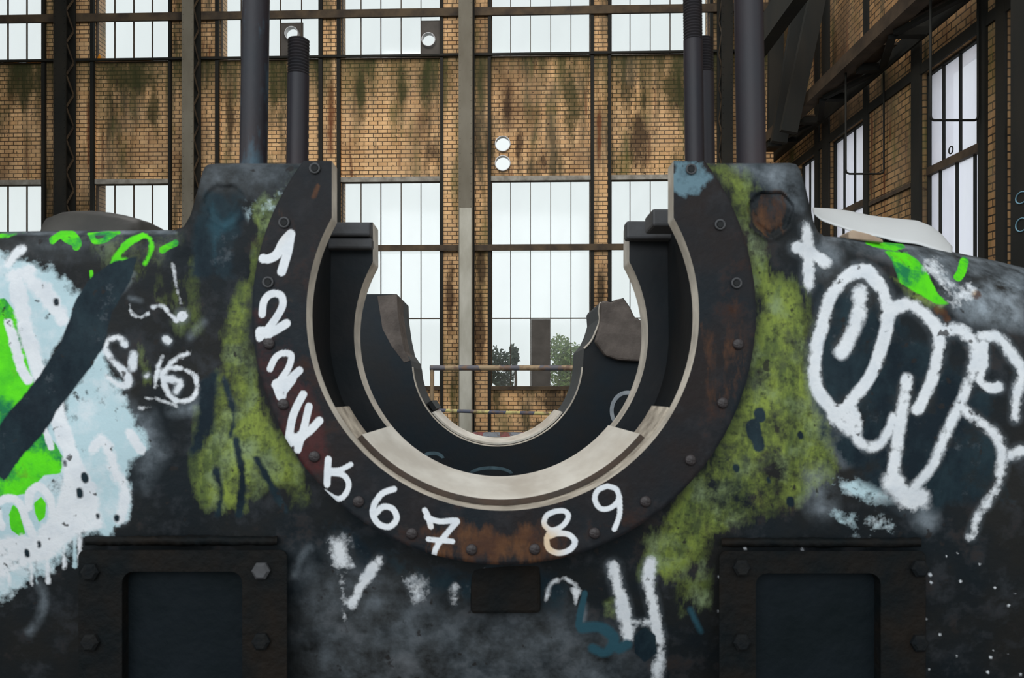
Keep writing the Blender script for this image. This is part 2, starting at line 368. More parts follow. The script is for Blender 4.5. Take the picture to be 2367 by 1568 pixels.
b = MB()
edges = [XL] + [x for bay in bays for x in (XB(bay[0]), XB(bay[1]))] + [XR]
for i in range(0, len(edges), 2): b.box(edges[i], edges[i + 1], YW, YW + .4, 0, ZC)
for bi, (u0, u1, mu, nm) in enumerate(bays):
    x0, x1 = XB(u0), XB(u1)
    b.box(x0, x1, YW + .05, YW + .4, 0, ZB(LB)); b.box(x0, x1, YW + .05, YW + .4, ZB(UT), ZC)
    if bi == 4:   # patch with the two pipe holes
        xa, xb_ = XB(1137), XB(1188); za, zb_, zm = ZB(300), ZB(402), ZB(354.5); r = 18.2 * YW / F
        b.box(x0, xa, YW + .05, YW + .4, ZB(LT), ZB(UB)); b.box(xb_, x1, YW + .05, YW + .4, ZB(LT), ZB(UB))
        b.box(xa, xb_, YW + .05, YW + .4, zb_ - 0 if False else ZB(LT), zb_); b.box(xa, xb_, YW + .05, YW + .4, za, ZB(UB))
        plate_hole(b, xa, xb_, zm, za, XB(1162), ZB(332), r, YW + .05, YW + .13)
        plate_hole(b, xa, xb_, zb_, zm, XB(1162), ZB(377), r, YW + .05, YW + .13)
    else: b.box(x0, x1, YW + .05, YW + .4, ZB(LT), ZB(UB))
struct(b, 'wall_back', M_brick, 'stained yellow brick wall at the back of the hall')

def pipe_thing(u, v, rpx, y0, y1, label, tilt=(0, 0)):
    x, z = XB(u, YW), ZB(v, YW); r = rpx * YW / F; mb = MB(); n = 28
    for rr, q in ((r, 0), (r * .93, 1)):
        pass
    V = []; fs = []
    for (yy, rr, tx, tz) in ((y0, r, tilt[0], tilt[1]), (y1, r, 0, 0), (y1, r * .92, 0, 0), (y0, r * .92, tilt[0], tilt[1])):
        V += [(math.cos(2 * math.pi * k / n) * rr + tx, yy - YW, math.sin(2 * math.pi * k / n) * rr + tz) for k in range(n)]
    for ring in range(4):
        for k in range(n):
            a_, b_ = ring * n, ((ring + 1) % 4) * n
            fs.append((a_ + k, a_ + (k + 1) % n, b_ + (k + 1) % n, b_ + k))
    mb.add(V, fs); o = mb.build('vent_pipe', M_zinc, smooth=True, auto=40); o.location = (x, YW, z)
    return tag(o, label, 'pipe', 'open vent pipes through the back wall')
pipe_thing(1162, 332, 18, YW - .02, YW + .13, 'upper of two round open pipe sleeves in the brick wall')
pipe_thing(1162, 377, 18, YW - .02, YW + .13, 'lower of two round open pipe sleeves in the brick wall')

def wall_window(idx, u0, u1, mus, vt, vb, bars, label, boards=(), skip_glass=()):
    e = empty(f'window_{idx}', (XB(u0), YW + .06, ZB(vb))); tag(e, label, 'window', kind='structure'); off = tuple(e.location)
    x0, x1, z0, z1 = XB(u0), XB(u1), ZB(vb), ZB(vt); y = YW + .06; fr = MB(); t = .022
    fr.box(x0, x0 + t, y - .03, y + .05, z0, z1); fr.box(x1 - t, x1, y - .03, y + .05, z0, z1)
    fr.box(x0 + t, x1 - t, y - .03, y + .05, z0, z0 + t); fr.box(x0 + t, x1 - t, y - .03, y + .05, z1 - t, z1)
    fr.build('window_frame', M_frame, e, off=off)
    ml = MB()
    for m in mus: x = XB(m); ml.box(x - .0085, x + .0085, y - .015, y + .02, z0 + t, z1 - t)
    for v in bars: z = ZB(v); ml.box(x0 + t, x1 - t, y - .02, y - .0155, z - .014, z + .014)
    ml.build('glazing_bars', M_frame, e, off=off)
    g = MB(); g.box(x0 + t, x1 - t, y + .024, y + .028, z0 + t, z1 - t); g.build('glass', M_glass, e, off=off)
    for (ua, ub, va, vb2) in boards:
        q = MB()
        if va < 100: plate_hole(q, XB(ua) + .012, XB(ub) - .012, ZB(vb2), ZB(va), XB(991 if ua > 900 else 675), ZB(90 if ua > 900 else 71), 16.2 * YW / F, y - .012, y + .018)
        else: q.box(XB(ua) + .012, XB(ub) - .012, y - .012, y + .018, ZB(vb2), ZB(va))
        q.build('board', M_board, e, off=off)
    return e
wi = 1
for bi, (u0, u1, mu, nm) in enumerate(bays):
    bd = {3: [(972, 1019, 42, 129)], 2: [(646, 700, 42, 129)]}.get(bi, [])
    wall_window(wi, u0, u1, mu, UT, UB, (), f'upper white window of the back wall, bay {nm}', bd); wi += 1
    if bi < 2:
        rg = np.random.RandomState(bi + 3); we = bpy.data.objects[f'window_{wi - 1}']; q = MB()
        for (pa, pb) in (((4, 40), (60, 100)) if bi == 0 else ((222, 260), (264, 303), (308, 346))):
            n = 9; uu_ = np.linspace(pa, pb, n); hh = rg.uniform(2, 8, n); hh[1] = 20 if (bi and pa == 222) else hh[1]
            up_ = [(XB(u_), YW + .045, ZB(127 - h_)) for u_, h_ in zip(uu_, hh)]; dn = [(XB(u_), YW + .045, ZB(129)) for u_ in uu_]
            q.grid(np.array([up_, dn]))
        o = q.build('glass_shards', M_amber, we, off=tuple(we.location)); sm = o.modifiers.new('thick', 'SOLIDIFY'); sm.thickness = .006
    bd = {4: [(1226, 1273, 738, 893)]}.get(bi, [])
    wall_window(wi, u0, u1, mu, LT + 5, LB, (736,), f'tall lower window of the back wall, bay {nm}', bd); wi += 1
    x0, x1 = XB(u0), XB(u1)
    mb = MB(); mb.box(x0, x1, YW - .02, YW + .028, ZB(LT + 6), ZB(LT - 5))
    struct(mb, f'trim_{30 + bi}', M_sill, f'pale lintel strip over the lower window, bay {nm}')
    mb = MB(); mb.box(x0, x1, YW - .03, YW + .028, ZB(LB + 6), ZB(LB - 3))
    struct(mb, f'trim_{40 + bi}', M_beam, f'dark sill under the lower window, bay {nm}')
# pipes poking through the boarded panes of two upper windows
pipe_thing(991, 90, 16, YW - .06, YW + .08, 'round open pipe in boarded upper pane left of the central column', (0, 0))
pipe_thing(675, 71, 16, YW - .06, YW + .08, 'round open pipe in boarded pane above the short threaded rod', (0, 0))

# steel strips framing the bays
strips = [(100, 108), (212, 220), (392, 398), (500, 508), (738, 747), (780, 788), (1018, 1025), (1128, 1135), (1365, 1372), (1405, 1412), (1640, 1647)]
sd = ['right of the window at the left edge', 'left of the second window', 'right of the second window', 'left of the bay behind the rods', 'right of the bay behind the rods',
      'left of the bay beside the central column', 'between window and central column', 'right of the central column', 'right of the central bay', 'left of the bay by the corner', 'right of the corner bay']
for i, (a, c) in enumerate(strips):
    mb = MB(); mb.box(XB(a), XB(c), YW - .07, YW - .001, 0, ZC); struct(mb, f'trim_{i + 1}', M_steel, f'narrow dark steel strip {sd[i]}')
mb = MB()
prev = XL
cols_u = [(123, 152), (420, 447), (1060, 1092), (1668, 1690)]
for v0, v1, idx, m, lab in ((567, 581, 20, M_beam, 'rusty horizontal beam across the middle of the lower windows'), (22, 40, 21, M_beam, 'rusty horizontal beam across the upper windows'), (127, 132, 22, M_steel, 'thin dark ledge under the upper windows')):
    mb = MB(); mb.box(XL, XR - .01, YW - .13, YW - .072, ZB(v1), ZB(v0)); struct(mb, f'trim_{idx}', m, lab)

def steel_column(u0, u1, label, mats, lighter=None):
    yf = YW - .46; x0, x1 = XB(u0, yf), XB(u1, yf); e = empty('steel_column', ((x0 + x1) / 2, yf + .2, 0)); off = tuple(e.location)
    tag(e, label, 'column', 'riveted steel columns along the back wall')
    m = MB(); m.box(x0, x1, yf, yf + .025, 0.001, ZC - .02); 
    for z in np.arange(.4, ZC - .3, .16):
        for x in (x0 + .03, x1 - .03): m.box(x - .01, x + .01, yf - .008, yf, z, z + .02)
    m.build('front_plate', mats, e, off=off)
    m = MB(); m.box(x0 - .02, x1 + .02, YW - .165, YW - .14, 0.001, ZC - .02); m.build('rear_plate', M_steel, e, off=off)  # made wider than the front; dark edges stand in for shadow beside it
    m = MB()
    for x in (x0 + .01, x1 - .01):
        z = .1; k = 0
        while z < ZC - .6:
            a = (x, yf + .03, z) if k % 2 == 0 else (x, YW - .17, z); c = (x, YW - .17, z + .35) if k % 2 == 0 else (x, yf + .03, z + .35)
            m.bar(a, c, .012, .045); z += .35; k += 1
    m.build('lacing', M_beam, e, off=off)
    m = MB(); m.box((x0 + x1) / 2 - .01, (x0 + x1) / 2 + .01, yf + .026, YW - .166, 0.001, ZC - .02); m.build('web_plate', M_steel, e, off=off)
    if lighter:
        m = MB(); m.box(x0 + .02, x1 - .02, yf - .014, yf - .009, .05, lighter); m.build('repair_plate', M_colg, e, off=off)
    return e
steel_column(123, 152, 'dark laced steel column at the far left of the back wall', M_steel)
steel_column(420, 447, 'laced grey steel column left of the two left rods', M_col)
steel_column(1060, 1092, 'grey steel column rising in the centre of the back wall', M_col, ZB(490))
steel_column(1668, 1694, 'dark steel column behind the rods near the right corner', M_steel)

# low painted kerb at the foot of the back wall
mb = MB(); mb.box(XB(1000), XB(1330), YW - .5, YW - .3, 0, .09); tag(mb.build('kerb', stripes_mat('kerb_paint', (.35, .12, .12), (.30, .33, .38), .5), bevel=.01), 'low painted kerb at the foot of the back wall', 'kerb')

# ---- right wall
def RPt(u, v, X=XR): return at_x(u, v, X)
def RY(u, X=XR): return float(RPt(u, 830, X)[1])
ZH = float(RPt(2265, 75)[2]); ZT = float(RPt(2265, 335)[2]); ZS = 1.0
rw = [(1848, 1885, [1863, 1877]), (1920, 1998, [1941, 1965, 1988]), (2133, 2267, [2167, 2205, 2246]), (2330, 2480, [2380, 2430])]
ys = [YW + .4]
b = MB(); prev = YW - .001
for (ua, ub, mu) in rw:
    ya, yb = RY(ua), RY(ub); b.box(XR, XR + .4, ya, prev, 0, ZC)
    b.box(XR, XR + .4, yb, ya, 0, ZS); b.box(XR, XR + .4, yb, ya, ZH, ZC); prev = yb
b.box(XR, XR + .4, 1.0, prev, 0, ZC)
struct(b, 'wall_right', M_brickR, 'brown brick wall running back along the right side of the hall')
rl = ['farthest dusty window of the right brick wall', 'middle dusty window of the right brick wall', 'large dusty window of the right brick wall nearest the camera', 'window behind the dark column at the right edge']
for i, (ua, ub, mu) in enumerate(rw):
    ya, yb = RY(ua), RY(ub); x = XR + .08; e = empty(f'window_{13 + i}', (x, yb, ZS)); tag(e, rl[i], 'window', kind='structure'); off = tuple(e.location)
    fr = MB(); t = .03
    fr.box(x - .03, x + .05, yb, yb + t, ZS, ZH); fr.box(x - .03, x + .05, ya - t, ya, ZS, ZH)
    fr.box(x - .03, x + .05, yb + t, ya - t, ZS, ZS + t); fr.box(x - .03, x + .05, yb + t, ya - t, ZH - t, ZH)
    fr.build('window_frame', M_steel, e, off=off)
    tb = MB(); tb.box(x - .05, x + .05, yb + t, ya - t, ZT - .05, ZT + .05); tb.build('transom', M_frame, e, off=off)
    ml = MB()
    for k, m in enumerate(mu):
        y = RY(m); y2 = RY(m - (8 if i == 2 else 2)) 
        ml.box(x - .016, x + .016, y - .012, y + .012, ZT + .051, ZH - t); ml.box(x - .016, x + .016, y2 - .012, y2 + .012, ZS + t, ZT - .051)
    ml.build('glazing_bars', M_steel, e, off=off)
    g = MB(); g.box(x + .02, x + .024, yb + t, ya - t, ZS + t, ZH - t); g.build('glass', M_glassd, e, off=off)
    if i in (1, 2):
        um, vm = ((2198, 347), (1960, 485))[2 - i]; c = RPt(um, vm, x - .03); r = .045
        tb = MB(); tb.tube([(c[0], c[1] + r * math.cos(a), c[2] + r * math.sin(a)) for a in np.linspace(0, 2 * math.pi, 18)[:-1]], .008, 8, closed=True)
        tb.build('pull_ring', M_steel, e, off=off)
rs = [(1886, 1895, .03), (1903, 1919, .03), (1999, 2010, .03), (2112, 2132, .04), (2268, 2284, .04), (2307, 2329, .03), (2040, 2048, .02)]
rsl = ['right of the farthest side window', 'left of the middle side window', 'right of the middle side window', 'left of the large side window', 'right of the large side window', 'by the bright slit at right', 'in the brick between the side windows']
for i, (a, c, dpt) in enumerate(rs[:6]):
    mb = MB(); mb.box(XR - dpt, XR - .001, RY(c), RY(a), 0, ZC); struct(mb, f'trim_{60 + i}', M_steel, f'dark steel upright {rsl[i]}')
mb = MB(); zl = float(RPt(2110, 425)[2]); mb.box(XR - .03, XR - .001, RY(2108), RY(2012), zl - .04, zl + .02); struct(mb, 'trim_67', M_frame, 'dark horizontal band across the brick between the side windows')
mb = MB(); mb.box(XR - .029, XR - .001, RY(2600), YW - .2, ZH + .0, ZH + .14); struct(mb, 'trim_68', M_steel, 'dark steel lintel along the right wall')
# near column with chalk marks
e = empty('steel_column', (4.5, RY(2367, 4.45), 0)); tag(e, 'dark steel column with pale blue chalk marks at the right edge', 'column'); off = tuple(e.location)
yc = RY(2336, 4.4); 
m = MB(); m.box(4.4, 4.44, yc - .34, yc, 0.001, 9); m.box(4.44, 4.7, yc - .19, yc - .15, 0.001, 9); m.box(4.7, 4.74, yc - .34, yc, 0.001, 9); m.build('column_shaft', M_steel, e, off=off)
ck = MB()
for (uu, vv, ru, rv) in ((2362, 457, 9, 13), (2362, 520, 9, 15)):
    c = RPt(uu, vv, 4.4); k = float(c[1]) / F
    ck.tube([(4.396, c[1] + math.cos(a) * ru * k * 2.2, c[2] + math.sin(a) * rv * k) for a in np.linspace(0, 2 * math.pi, 20)[:-1]], .006, 6, closed=True)
ck.build('chalk_mark', M_cyan, e, off=off)

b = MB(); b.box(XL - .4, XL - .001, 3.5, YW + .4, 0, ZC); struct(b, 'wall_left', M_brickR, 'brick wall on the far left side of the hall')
# ---- crane walkway along the right wall
XI = 4.38; ZW = H + .955 * XI
e = empty('crane_walkway', (4.7, 9.0, ZW)); tag(e, 'dark steel crane walkway running along the right wall above the windows', 'walkway'); off = tuple(e.location)
m = MB(); m.box(XI, XI + .03, 7.0, YW - .6, ZW, ZW + .16); m.box(XI, XI + .2, 7.0, YW - .6, ZW - .03, ZW); m.build('inner_girder', M_frame, e, off=off)
m = MB(); m.box(XR - .2, XR - .165, 7.0, YW - .6, ZW - .1, ZW + .12); m.build('wall_girder', M_steel, e, off=off)
ystep = np.arange(7.2, 15.2, 1.15)
for i, y in enumerate(ystep):
    m = MB(); m.bar((XI + .2, y, ZW - .04), (XR - .2, y, ZW - .04), .13, .1); m.build('cross_beam', M_steel, e, off=off)
for i, y in enumerate(ystep[:-1]):
    m = MB(); a = (XI + .16, y + .05, ZW - .06); c = (XR - .2, y + 1.1, ZW - .06)
    if i % 2: a, c = (XR - .2, y + .05, ZW - .06), (XI + .16, y + 1.1, ZW - .06)
    m.bar(a, c, .09, .05); m.build('diagonal_brace', M_steel, e, off=off)
random.seed(4)
for i in range(3):
    m = MB(); y = 7.1 + i * 2.9; m.box(XI + .05 + .01 * i, XR - .28, y, y + 2.2, ZW + .02, ZW + .05); m.build('deck_plate', M_frame, e, off=off)
wk = e
# upper crane girder and slanting braces
e = empty('crane_girder', (3.5, 10.0, H + 4.8)); tag(e, 'heavy upper crane girder with slanting braces in the top right corner', 'girder'); off = tuple(e.location)
XG = 3.5; zg = H + 1.37 * XG
m = MB(); m.box(XG - .04, XG, 3, 12.2, zg, zg + .5); m.box(XG - .1, XG + .1, 3, 12.2, zg - .03, zg); m.build('girder_web', M_steel, e, off=off)
for (ua, va, ub, vb_, Y) in ((1900, -60, 1822, 306, 12.0), (1862, -60, 1800, 330, 12.8), (1795, -60, 1790, 340, 14.2)):
    m = MB(); p0 = at_y(ua, va, Y); p1 = at_y(ub, vb_, Y); m.bar(p0, p1, .26, .12); m.build('slanting_brace', M_steel, wk, off=tuple(wk.location))
# hanging U rods
def urod(ul, ur, vtl, vtr, vb, X, label):
    uc = (ul + ur) / 2; Y = RY(uc, X); q = [at_y(ul, vtl, Y), at_y(ul, vb - 10, Y), at_y(ul + 1.5, vb - 3, Y), at_y(ul + 8, vb, Y), at_y(ur - 8, vb, Y), at_y(ur - 1.5, vb - 3, Y), at_y(ur, vb - 10, Y), at_y(ur, vtr, Y)]
    for i in (0, 7): q[i] = np.array([q[i][0], q[i][1], ZW - .03])
    m = MB(); base = q[3]; m.tube([tuple(p - base) for p in q], .015, 8); o = m.build('hanging_bar', M_steel, smooth=True); o.location = tuple(base)
    tag(o, label, 'bar', 'bent bars hanging under the walkway')
urod(2151, 2261, 0, 75, 278, 4.76, 'bent U-shaped steel bar hanging in front of the large side window')
urod(1955, 2043, 230, 205, 402, 4.76, 'bent U-shaped steel bar hanging across the middle side window and brick')

# ---- guard rail in front of the back wall
YG = 10.5
e = empty('guard_rail', tuple(at_y(998, 1000, YG))); e.location.z = 0; tag(e, 'flaking striped guard rail standing before the back wall', 'railing'); off = tuple(e.location)
m = MB(); m.tube([at_y(994, 851, YG), at_y(1480, 851, YG)], .038, 14); m.build('top_rail', M_rail, e, smooth=True, off=off, auto=40)
m = MB(); m.tube([at_y(1012, 949, YG), at_y(1160, 954, YG), at_y(1300, 957, YG), at_y(1480, 952, YG)], .026, 12); m.build('lower_rail', M_rail2, e, smooth=True, off=off, auto=40)
a = at_y(999, 846, YG); m = MB(); m.tube([tuple(a), (a[0], a[1], .003)], .03, 12); m.build('post', M_post, e, smooth=True, off=off, auto=40)
a = at_y(1480, 846, YG); m = MB(); m.tube([tuple(a), (a[0], a[1], .003)], .03, 12); m.build('post', M_post, e, smooth=True, off=off, auto=40)

# ---- outdoors
b = MB(); b.box(-30, 30, YW + .5, 34, -.25, -.02); struct(b, 'ground', M_grass, 'outdoor ground behind the hall')
b = MB(); b.box(9.0, 9.4, 18.0, 40, -.2, 10); tag(b.build('brick_building', M_brickO), 'pale brick building outside the dusty side windows', 'building')
def bush(name, u, v0, v1, wpx, Y, mat, n, label, seed, leaf=.08):
    rng = random.Random(seed); c = at_y(u, (v0 + v1) / 2, Y); k = Y / F; rz = (v1 - v0) / 2 * k; rx = wpx / 2 * k
    e = empty(name, (c[0], Y, 0)); tag(e, label, 'bush'); off = tuple(e.location)
    m = MB(); m.tube([(c[0], Y, 0), (c[0] + .03, Y, c[2] * .6), (c[0], Y, c[2])], [.05, .04, .02], 8); m.build('stem', M_bark, e, off=off)
    m = MB(); lobes = [(rng.uniform(-.6, .6), rng.uniform(-.6, .6), rng.uniform(-.7, .6), rng.uniform(.3, .55)) for _ in range(12)]
    for i in range(n):
        L = rng.choice(lobes); d = Vector((rng.gauss(0, 1), rng.gauss(0, 1), rng.gauss(0, 1))).normalized() * L[3] * rng.uniform(.55, 1)
        p = Vector((c[0] + (L[0] + d.x) * rx, Y + (L[1] + d.y) * rx, c[2] + (L[2] + d.z) * rz))
        a = Vector((rng.gauss(0, 1), rng.gauss(0, 1), rng.gauss(0, 1))).normalized() * leaf; q = a.cross(Vector((rng.gauss(0, 1), rng.gauss(0, 1), rng.gauss(0, 1)))).normalized() * leaf * .5
        m.add([p - a, p + q, p + a, p - q], [(0, 1, 2, 3)])
    m.build('foliage', mat, e, off=off)
bush('leafy_tree', 1312, 772, 935, 130, 24, M_leaf, 2600, 'bright green leafy tree seen through the window right of the board', 3)
bush('dark_shrub', 1150, 800, 905, 110, 22, M_leafd, 1100, 'dark shrub seen through the window right of the central column', 5)
bush('slender_shrub', 1190, 790, 850, 22, 21, M_leafd, 260, 'slender dark sprig beside the shrub in the lower window', 9)

# ------------------------------------------------------------------ the great bearing housing
def seg_dist(U, V, pts):
    best = np.full(U.shape, 1e9)
    for (x0, y0), (x1, y1) in zip(pts[:-1], pts[1:]):
        dx, dy = x1 - x0, y1 - y0; L = dx * dx + dy * dy + 1e-9
        t = np.clip(((U - x0) * dx + (V - y0) * dy) / L, 0, 1)
        best = np.minimum(best, np.hypot(U - x0 - t * dx, V - y0 - t * dy))
    return best
def smooth_path(pts, n=6):
    if len(pts) < 3: return pts
    P_ = [pts[0]] + list(pts) + [pts[-1]]; out = []
    for i in range(1, len(P_) - 2):
        p0, p1, p2, p3 = [np.array(q, float) for q in P_[i - 1:i + 3]]
        for k in range(n):
            t = k / n; out.append(tuple(.5 * ((2 * p1) + (-p0 + p2) * t + (2 * p0 - 5 * p1 + 4 * p2 - p3) * t * t + (-p0 + 3 * p1 - 3 * p2 + p3) * t ** 3)))
    out.append(tuple(pts[-1])); return out
def inside(U, V, poly):
    r = np.zeros(U.shape, bool); n = len(poly)
    for i in range(n):
        x0, y0 = poly[i]; x1, y1 = poly[(i + 1) % n]
        if y0 == y1: continue
        c = ((V < y0) != (V < y1)) & (U < (x1 - x0) * (V - y0) / (y1 - y0) + x0); r ^= c
    return r
class Paint:
    """paint marks as masks sampled on the casting's surface points"""
    def __init__(s, U, V): s.U = U; s.V = V; s.ch = {k: np.zeros(U.shape) for k in 'WGMPHNRTnt'}
    def stroke(s, k, pts, w, soft=4, a=1.0, sm=True):
        p = smooth_path(pts) if sm else pts
        d = seg_dist(s.U, s.V, p); s.ch['H'] = np.maximum(s.ch['H'], (.42 if (k == 'W' and w > 12 and getattr(s, 'halo', False)) else 0) * np.clip(1 - (d - w * .3) / (w * .75), 0, 1)); soft = soft * getattr(s, 'k', 1); s.ch[k] = np.maximum(s.ch[k], a * np.clip((w / 2 - d) / soft + .5, 0, 1))
    def poly(s, k, poly, soft=10, a=1.0):
        d = seg_dist(s.U, s.V, list(poly) + [poly[0]]); ins = inside(s.U, s.V, poly); d = np.where(ins, d, -d)
        s.ch[k] = np.maximum(s.ch[k], a * np.clip(d / soft + .5, 0, 1))
    def erase(s, k, poly, soft=6):
        d = seg_dist(s.U, s.V, list(poly) + [poly[0]]); ins = inside(s.U, s.V, poly); d = np.where(ins, d, -d)
        s.ch[k] = s.ch[k] * (1 - np.clip(d / soft + .5, 0, 1))
    def apply(s, me):
        fr_ = 1 - np.maximum(np.maximum(s.ch['W'], s.ch['P']), s.ch['G'])
        s.ch['N'] = np.maximum(s.ch['N'], s.ch['n'] * fr_); s.ch['T'] = np.maximum(s.ch['T'], s.ch['t'] * fr_)
        for nm, ks in (('paint_a', 'WGMP'), ('paint_b', 'HNRT')):
            at = me.attributes.new(nm, 'FLOAT_COLOR', 'POINT'); arr = np.zeros((len(me.vertices), 4), np.float32)
            for i, k in enumerate(ks): arr[:s.U.size, i] = s.ch[k].ravel()
            at.data.foreach_set('color', arr.ravel())

BASE = np.array([CX, D + .3, 0.0]); BASE[2] = zfloor(D + .3) - .004
R3 = Matrix([[EX[i], EY[i], EZ[i]] for i in range(3)])
def machine_root(name, base):
    e = empty(name); wpos = CAM + EX * base[0] + EY * base[1] + EZ * base[2]
    M = R3.to_4x4(); M.translation = Vector(wpos); e.matrix_world = M; return e
root = machine_root('bearing_housing', BASE)
tag(root, 'huge rusting bearing housing with a U-shaped bore covered in graffiti', 'machine')

SIL = [(-700, 536), (0, 536), (120, 534), (405, 532), (425, 524), (440, 498), (450, 465), (462, 420), (470, 392), (478, 381), (500, 378), (735, 378), (1590, 378),
       (1825, 377), (1840, 380), (1849, 391), (1861, 430), (1873, 480), (1881, 515), (1890, 535), (1904, 546), (1950, 549), (2000, 556), (2100, 566), (2200, 582), (2300, 603),
       (2367, 619), (2450, 642), (2700, 750), (3000, 950)]
us = np.concatenate([np.arange(-660, -300, 40.), np.arange(-300, -60, 8.), np.arange(-60, 2430, 4.), np.arange(2430, 2960, 40.)])
vt = np.interp(us, [p[0] for p in SIL], [p[1] for p in SIL])
NR = 300
ti = np.linspace(0, 1, NR) ** 1.0
Vg = vt[None, :] + (1640 - vt[None, :]) * ti[:, None]; Ug = np.repeat(us[None, :], NR, 0)
Vlow = np.repeat(np.linspace(1660, 2330, 14)[:, None], len(us), 1); Ulow = np.repeat(us[None, :], 14, 0)
U = np.vstack([Ug, Ulow]); V = np.vstack([Vg, Vlow])
def body_d(U, V):
    dist = seg_dist(U, V, SIL)
    rr = np.interp(U, [-700, 380, 440, 1880, 1960, 2300, 3000], [45, 45, 16, 14, 60, 190, 230])
    t = np.clip(1 - dist / rr, 0, 1)
    d = .055 + rr * S * (1 - np.sqrt(np.clip(1 - t * t, 0, 1)))
    d += .16 * np.clip((V - 960) / 640, 0, 1.0) ** 2
    # shallow waist between block and arms
    d += .018 * np.exp(-((U - 430) / 60) ** 2) * np.clip((V - 500) / 100, 0, 1) + .02 * np.exp(-((U - 1890) / 45) ** 2) * np.clip((V - 520) / 60, 0, 1)
    # round plug, right block, and worn socket, left block
    for (cu, cv, r, h) in ((1781, 492, 50, .006), (520, 470, 44, .0025)):
        q = np.hypot(U - cu, V - cv) + 3 * np.sin(3 * np.arctan2(V - cv, U - cu)) + 2 * np.sin(7 * np.arctan2(V - cv, U - cu)); d += np.where(q < r, h, 0) - h * .9 * np.exp(-((q - r - 6) / 5) ** 2) - np.where(q < r * .75, h * .6, 0)
    d += .004 * np.sin(U / 63. + 1.3 * np.sin(V / 90.)) * np.cos(V / 71.)
    return d
A = P(U, V, body_d(U, V))
sk = np.zeros((A.shape[0] - 1, A.shape[1] - 1), bool)
uc = (U[:-1, :-1] + U[1:, 1:]) / 2; vc = (V[:-1, :-1] + V[1:, 1:]) / 2
sk |= (np.hypot(uc - 1162, vc - 726) < 512); sk |= (uc > 738) & (uc < 1588) & (vc < 726)
mb = MB(); mb.grid(A, skip=sk); nA = A.shape[0] * A.shape[1]
# top and back of the casting
top = [A[0]]
for dd in (.15, .35, .64):
    q = A[0].copy(); q[:, 1] = np.maximum(q[:, 1], D + dd); top.append(q)
for zz in (.3, 0):
    q = top[3].copy(); q[:, 2] = np.where(zz == 0, zfloor(D + .64), (q[:, 2] + zfloor(D + .64)) / 2); top.append(q)
T = np.stack(top)[::-1]
sk2 = np.zeros((T.shape[0] - 1, T.shape[1] - 1), bool)
um = (us[:-1] + us[1:]) / 2; hole = (um > 640) & (um < 1684)
sk2[-3:, :] |= hole[None, :]; sk2[:2, :] |= ((um > 600) & (um < 1700))[None, :]
mb.grid(T, skip=sk2)
for c in (0, -1):
    vs = [tuple(p) for p in np.vstack([T[:-1, c], A[:, c]])]; mb.add(vs, [tuple(range(len(vs)))])
body = mb.build('casting', M_body, root, smooth=True, off=tuple(BASE), auto=50)
pt = Paint(U, V); W = 'W'; pt.k = 1.9; pt.halo = True
# moss
pt.poly('M', [(598, 545), (575, 640), (540, 690), (515, 780), (505, 900), (500, 980), (470, 1040), (455, 1110), (480, 1165), (540, 1180), (620, 1120), (690, 1130), (705, 1080), (640, 1000), (600, 900), (578, 800), (576, 700), (590, 620)], 40)
pt.poly('M', [(448, 940), (470, 930), (480, 1010), (470, 1150), (450, 1100)], 20, .7)
pt.poly('M', [(580, 480), (640, 425), (670, 400), (690, 395), (650, 460), (612, 540), (590, 520)], 20, .8)
pt.poly('M', [(1640, 385), (1700, 395), (1760, 440), (1735, 500), (1745, 560), (1790, 640), (1850, 660), (1868, 760), (1880, 900), (1925, 1010), (1935, 1080), (1890, 1130), (1830, 1160), (1740, 1200), (1660, 1230), (1600, 1310), (1540, 1350), (1490, 1330), (1500, 1240), (1600, 1120), (1690, 990), (1745, 850), (1755, 700), (1730, 560), (1690, 450)], 60)
pt.poly('M', [(640, 1090), (700, 1100), (720, 1160), (670, 1180)], 30, .55); pt.poly('M', [(1395, 1390), (1425, 1380), (1430, 1430), (1400, 1430)], 14, .8)
pt.poly('M', [(200, 545), (420, 545), (400, 620), (280, 650)], 50, .45)
pt.poly('M', [(1560, 1330), (1640, 1290), (1640, 1400), (1580, 1420)], 40, .5)
pt.stroke('R', [(1781, 492), (1782, 494)], 96, 16, .47); pt.erase('M', [(1735, 450), (1790, 438), (1835, 480), (1830, 530), (1780, 545), (1738, 520)], 20)
# navy patches of over-painting
pt.poly('n', [(470, 440), (560, 435), (565, 500), (540, 640), (500, 650), (440, 640), (445, 540)], 40, .75)
pt.poly('t', [(490, 455), (515, 500), (555, 480), (550, 520), (505, 560), (510, 640), (490, 640), (485, 560), (470, 520)], 30, .5)
pt.poly('n', [(450, 880), (500, 860), (505, 1000), (440, 1060), (455, 960)], 30, .7)
pt.poly('n', [(1880, 640), (2040, 700), (2300, 900), (2340, 1150), (2050, 1200), (1960, 1080), (1880, 1010)], 60, .72)
pt.poly('n', [(720, 1180), (1000, 1310), (1330, 1310), (1300, 1420), (1060, 1400), (800, 1290)], 60, .6)
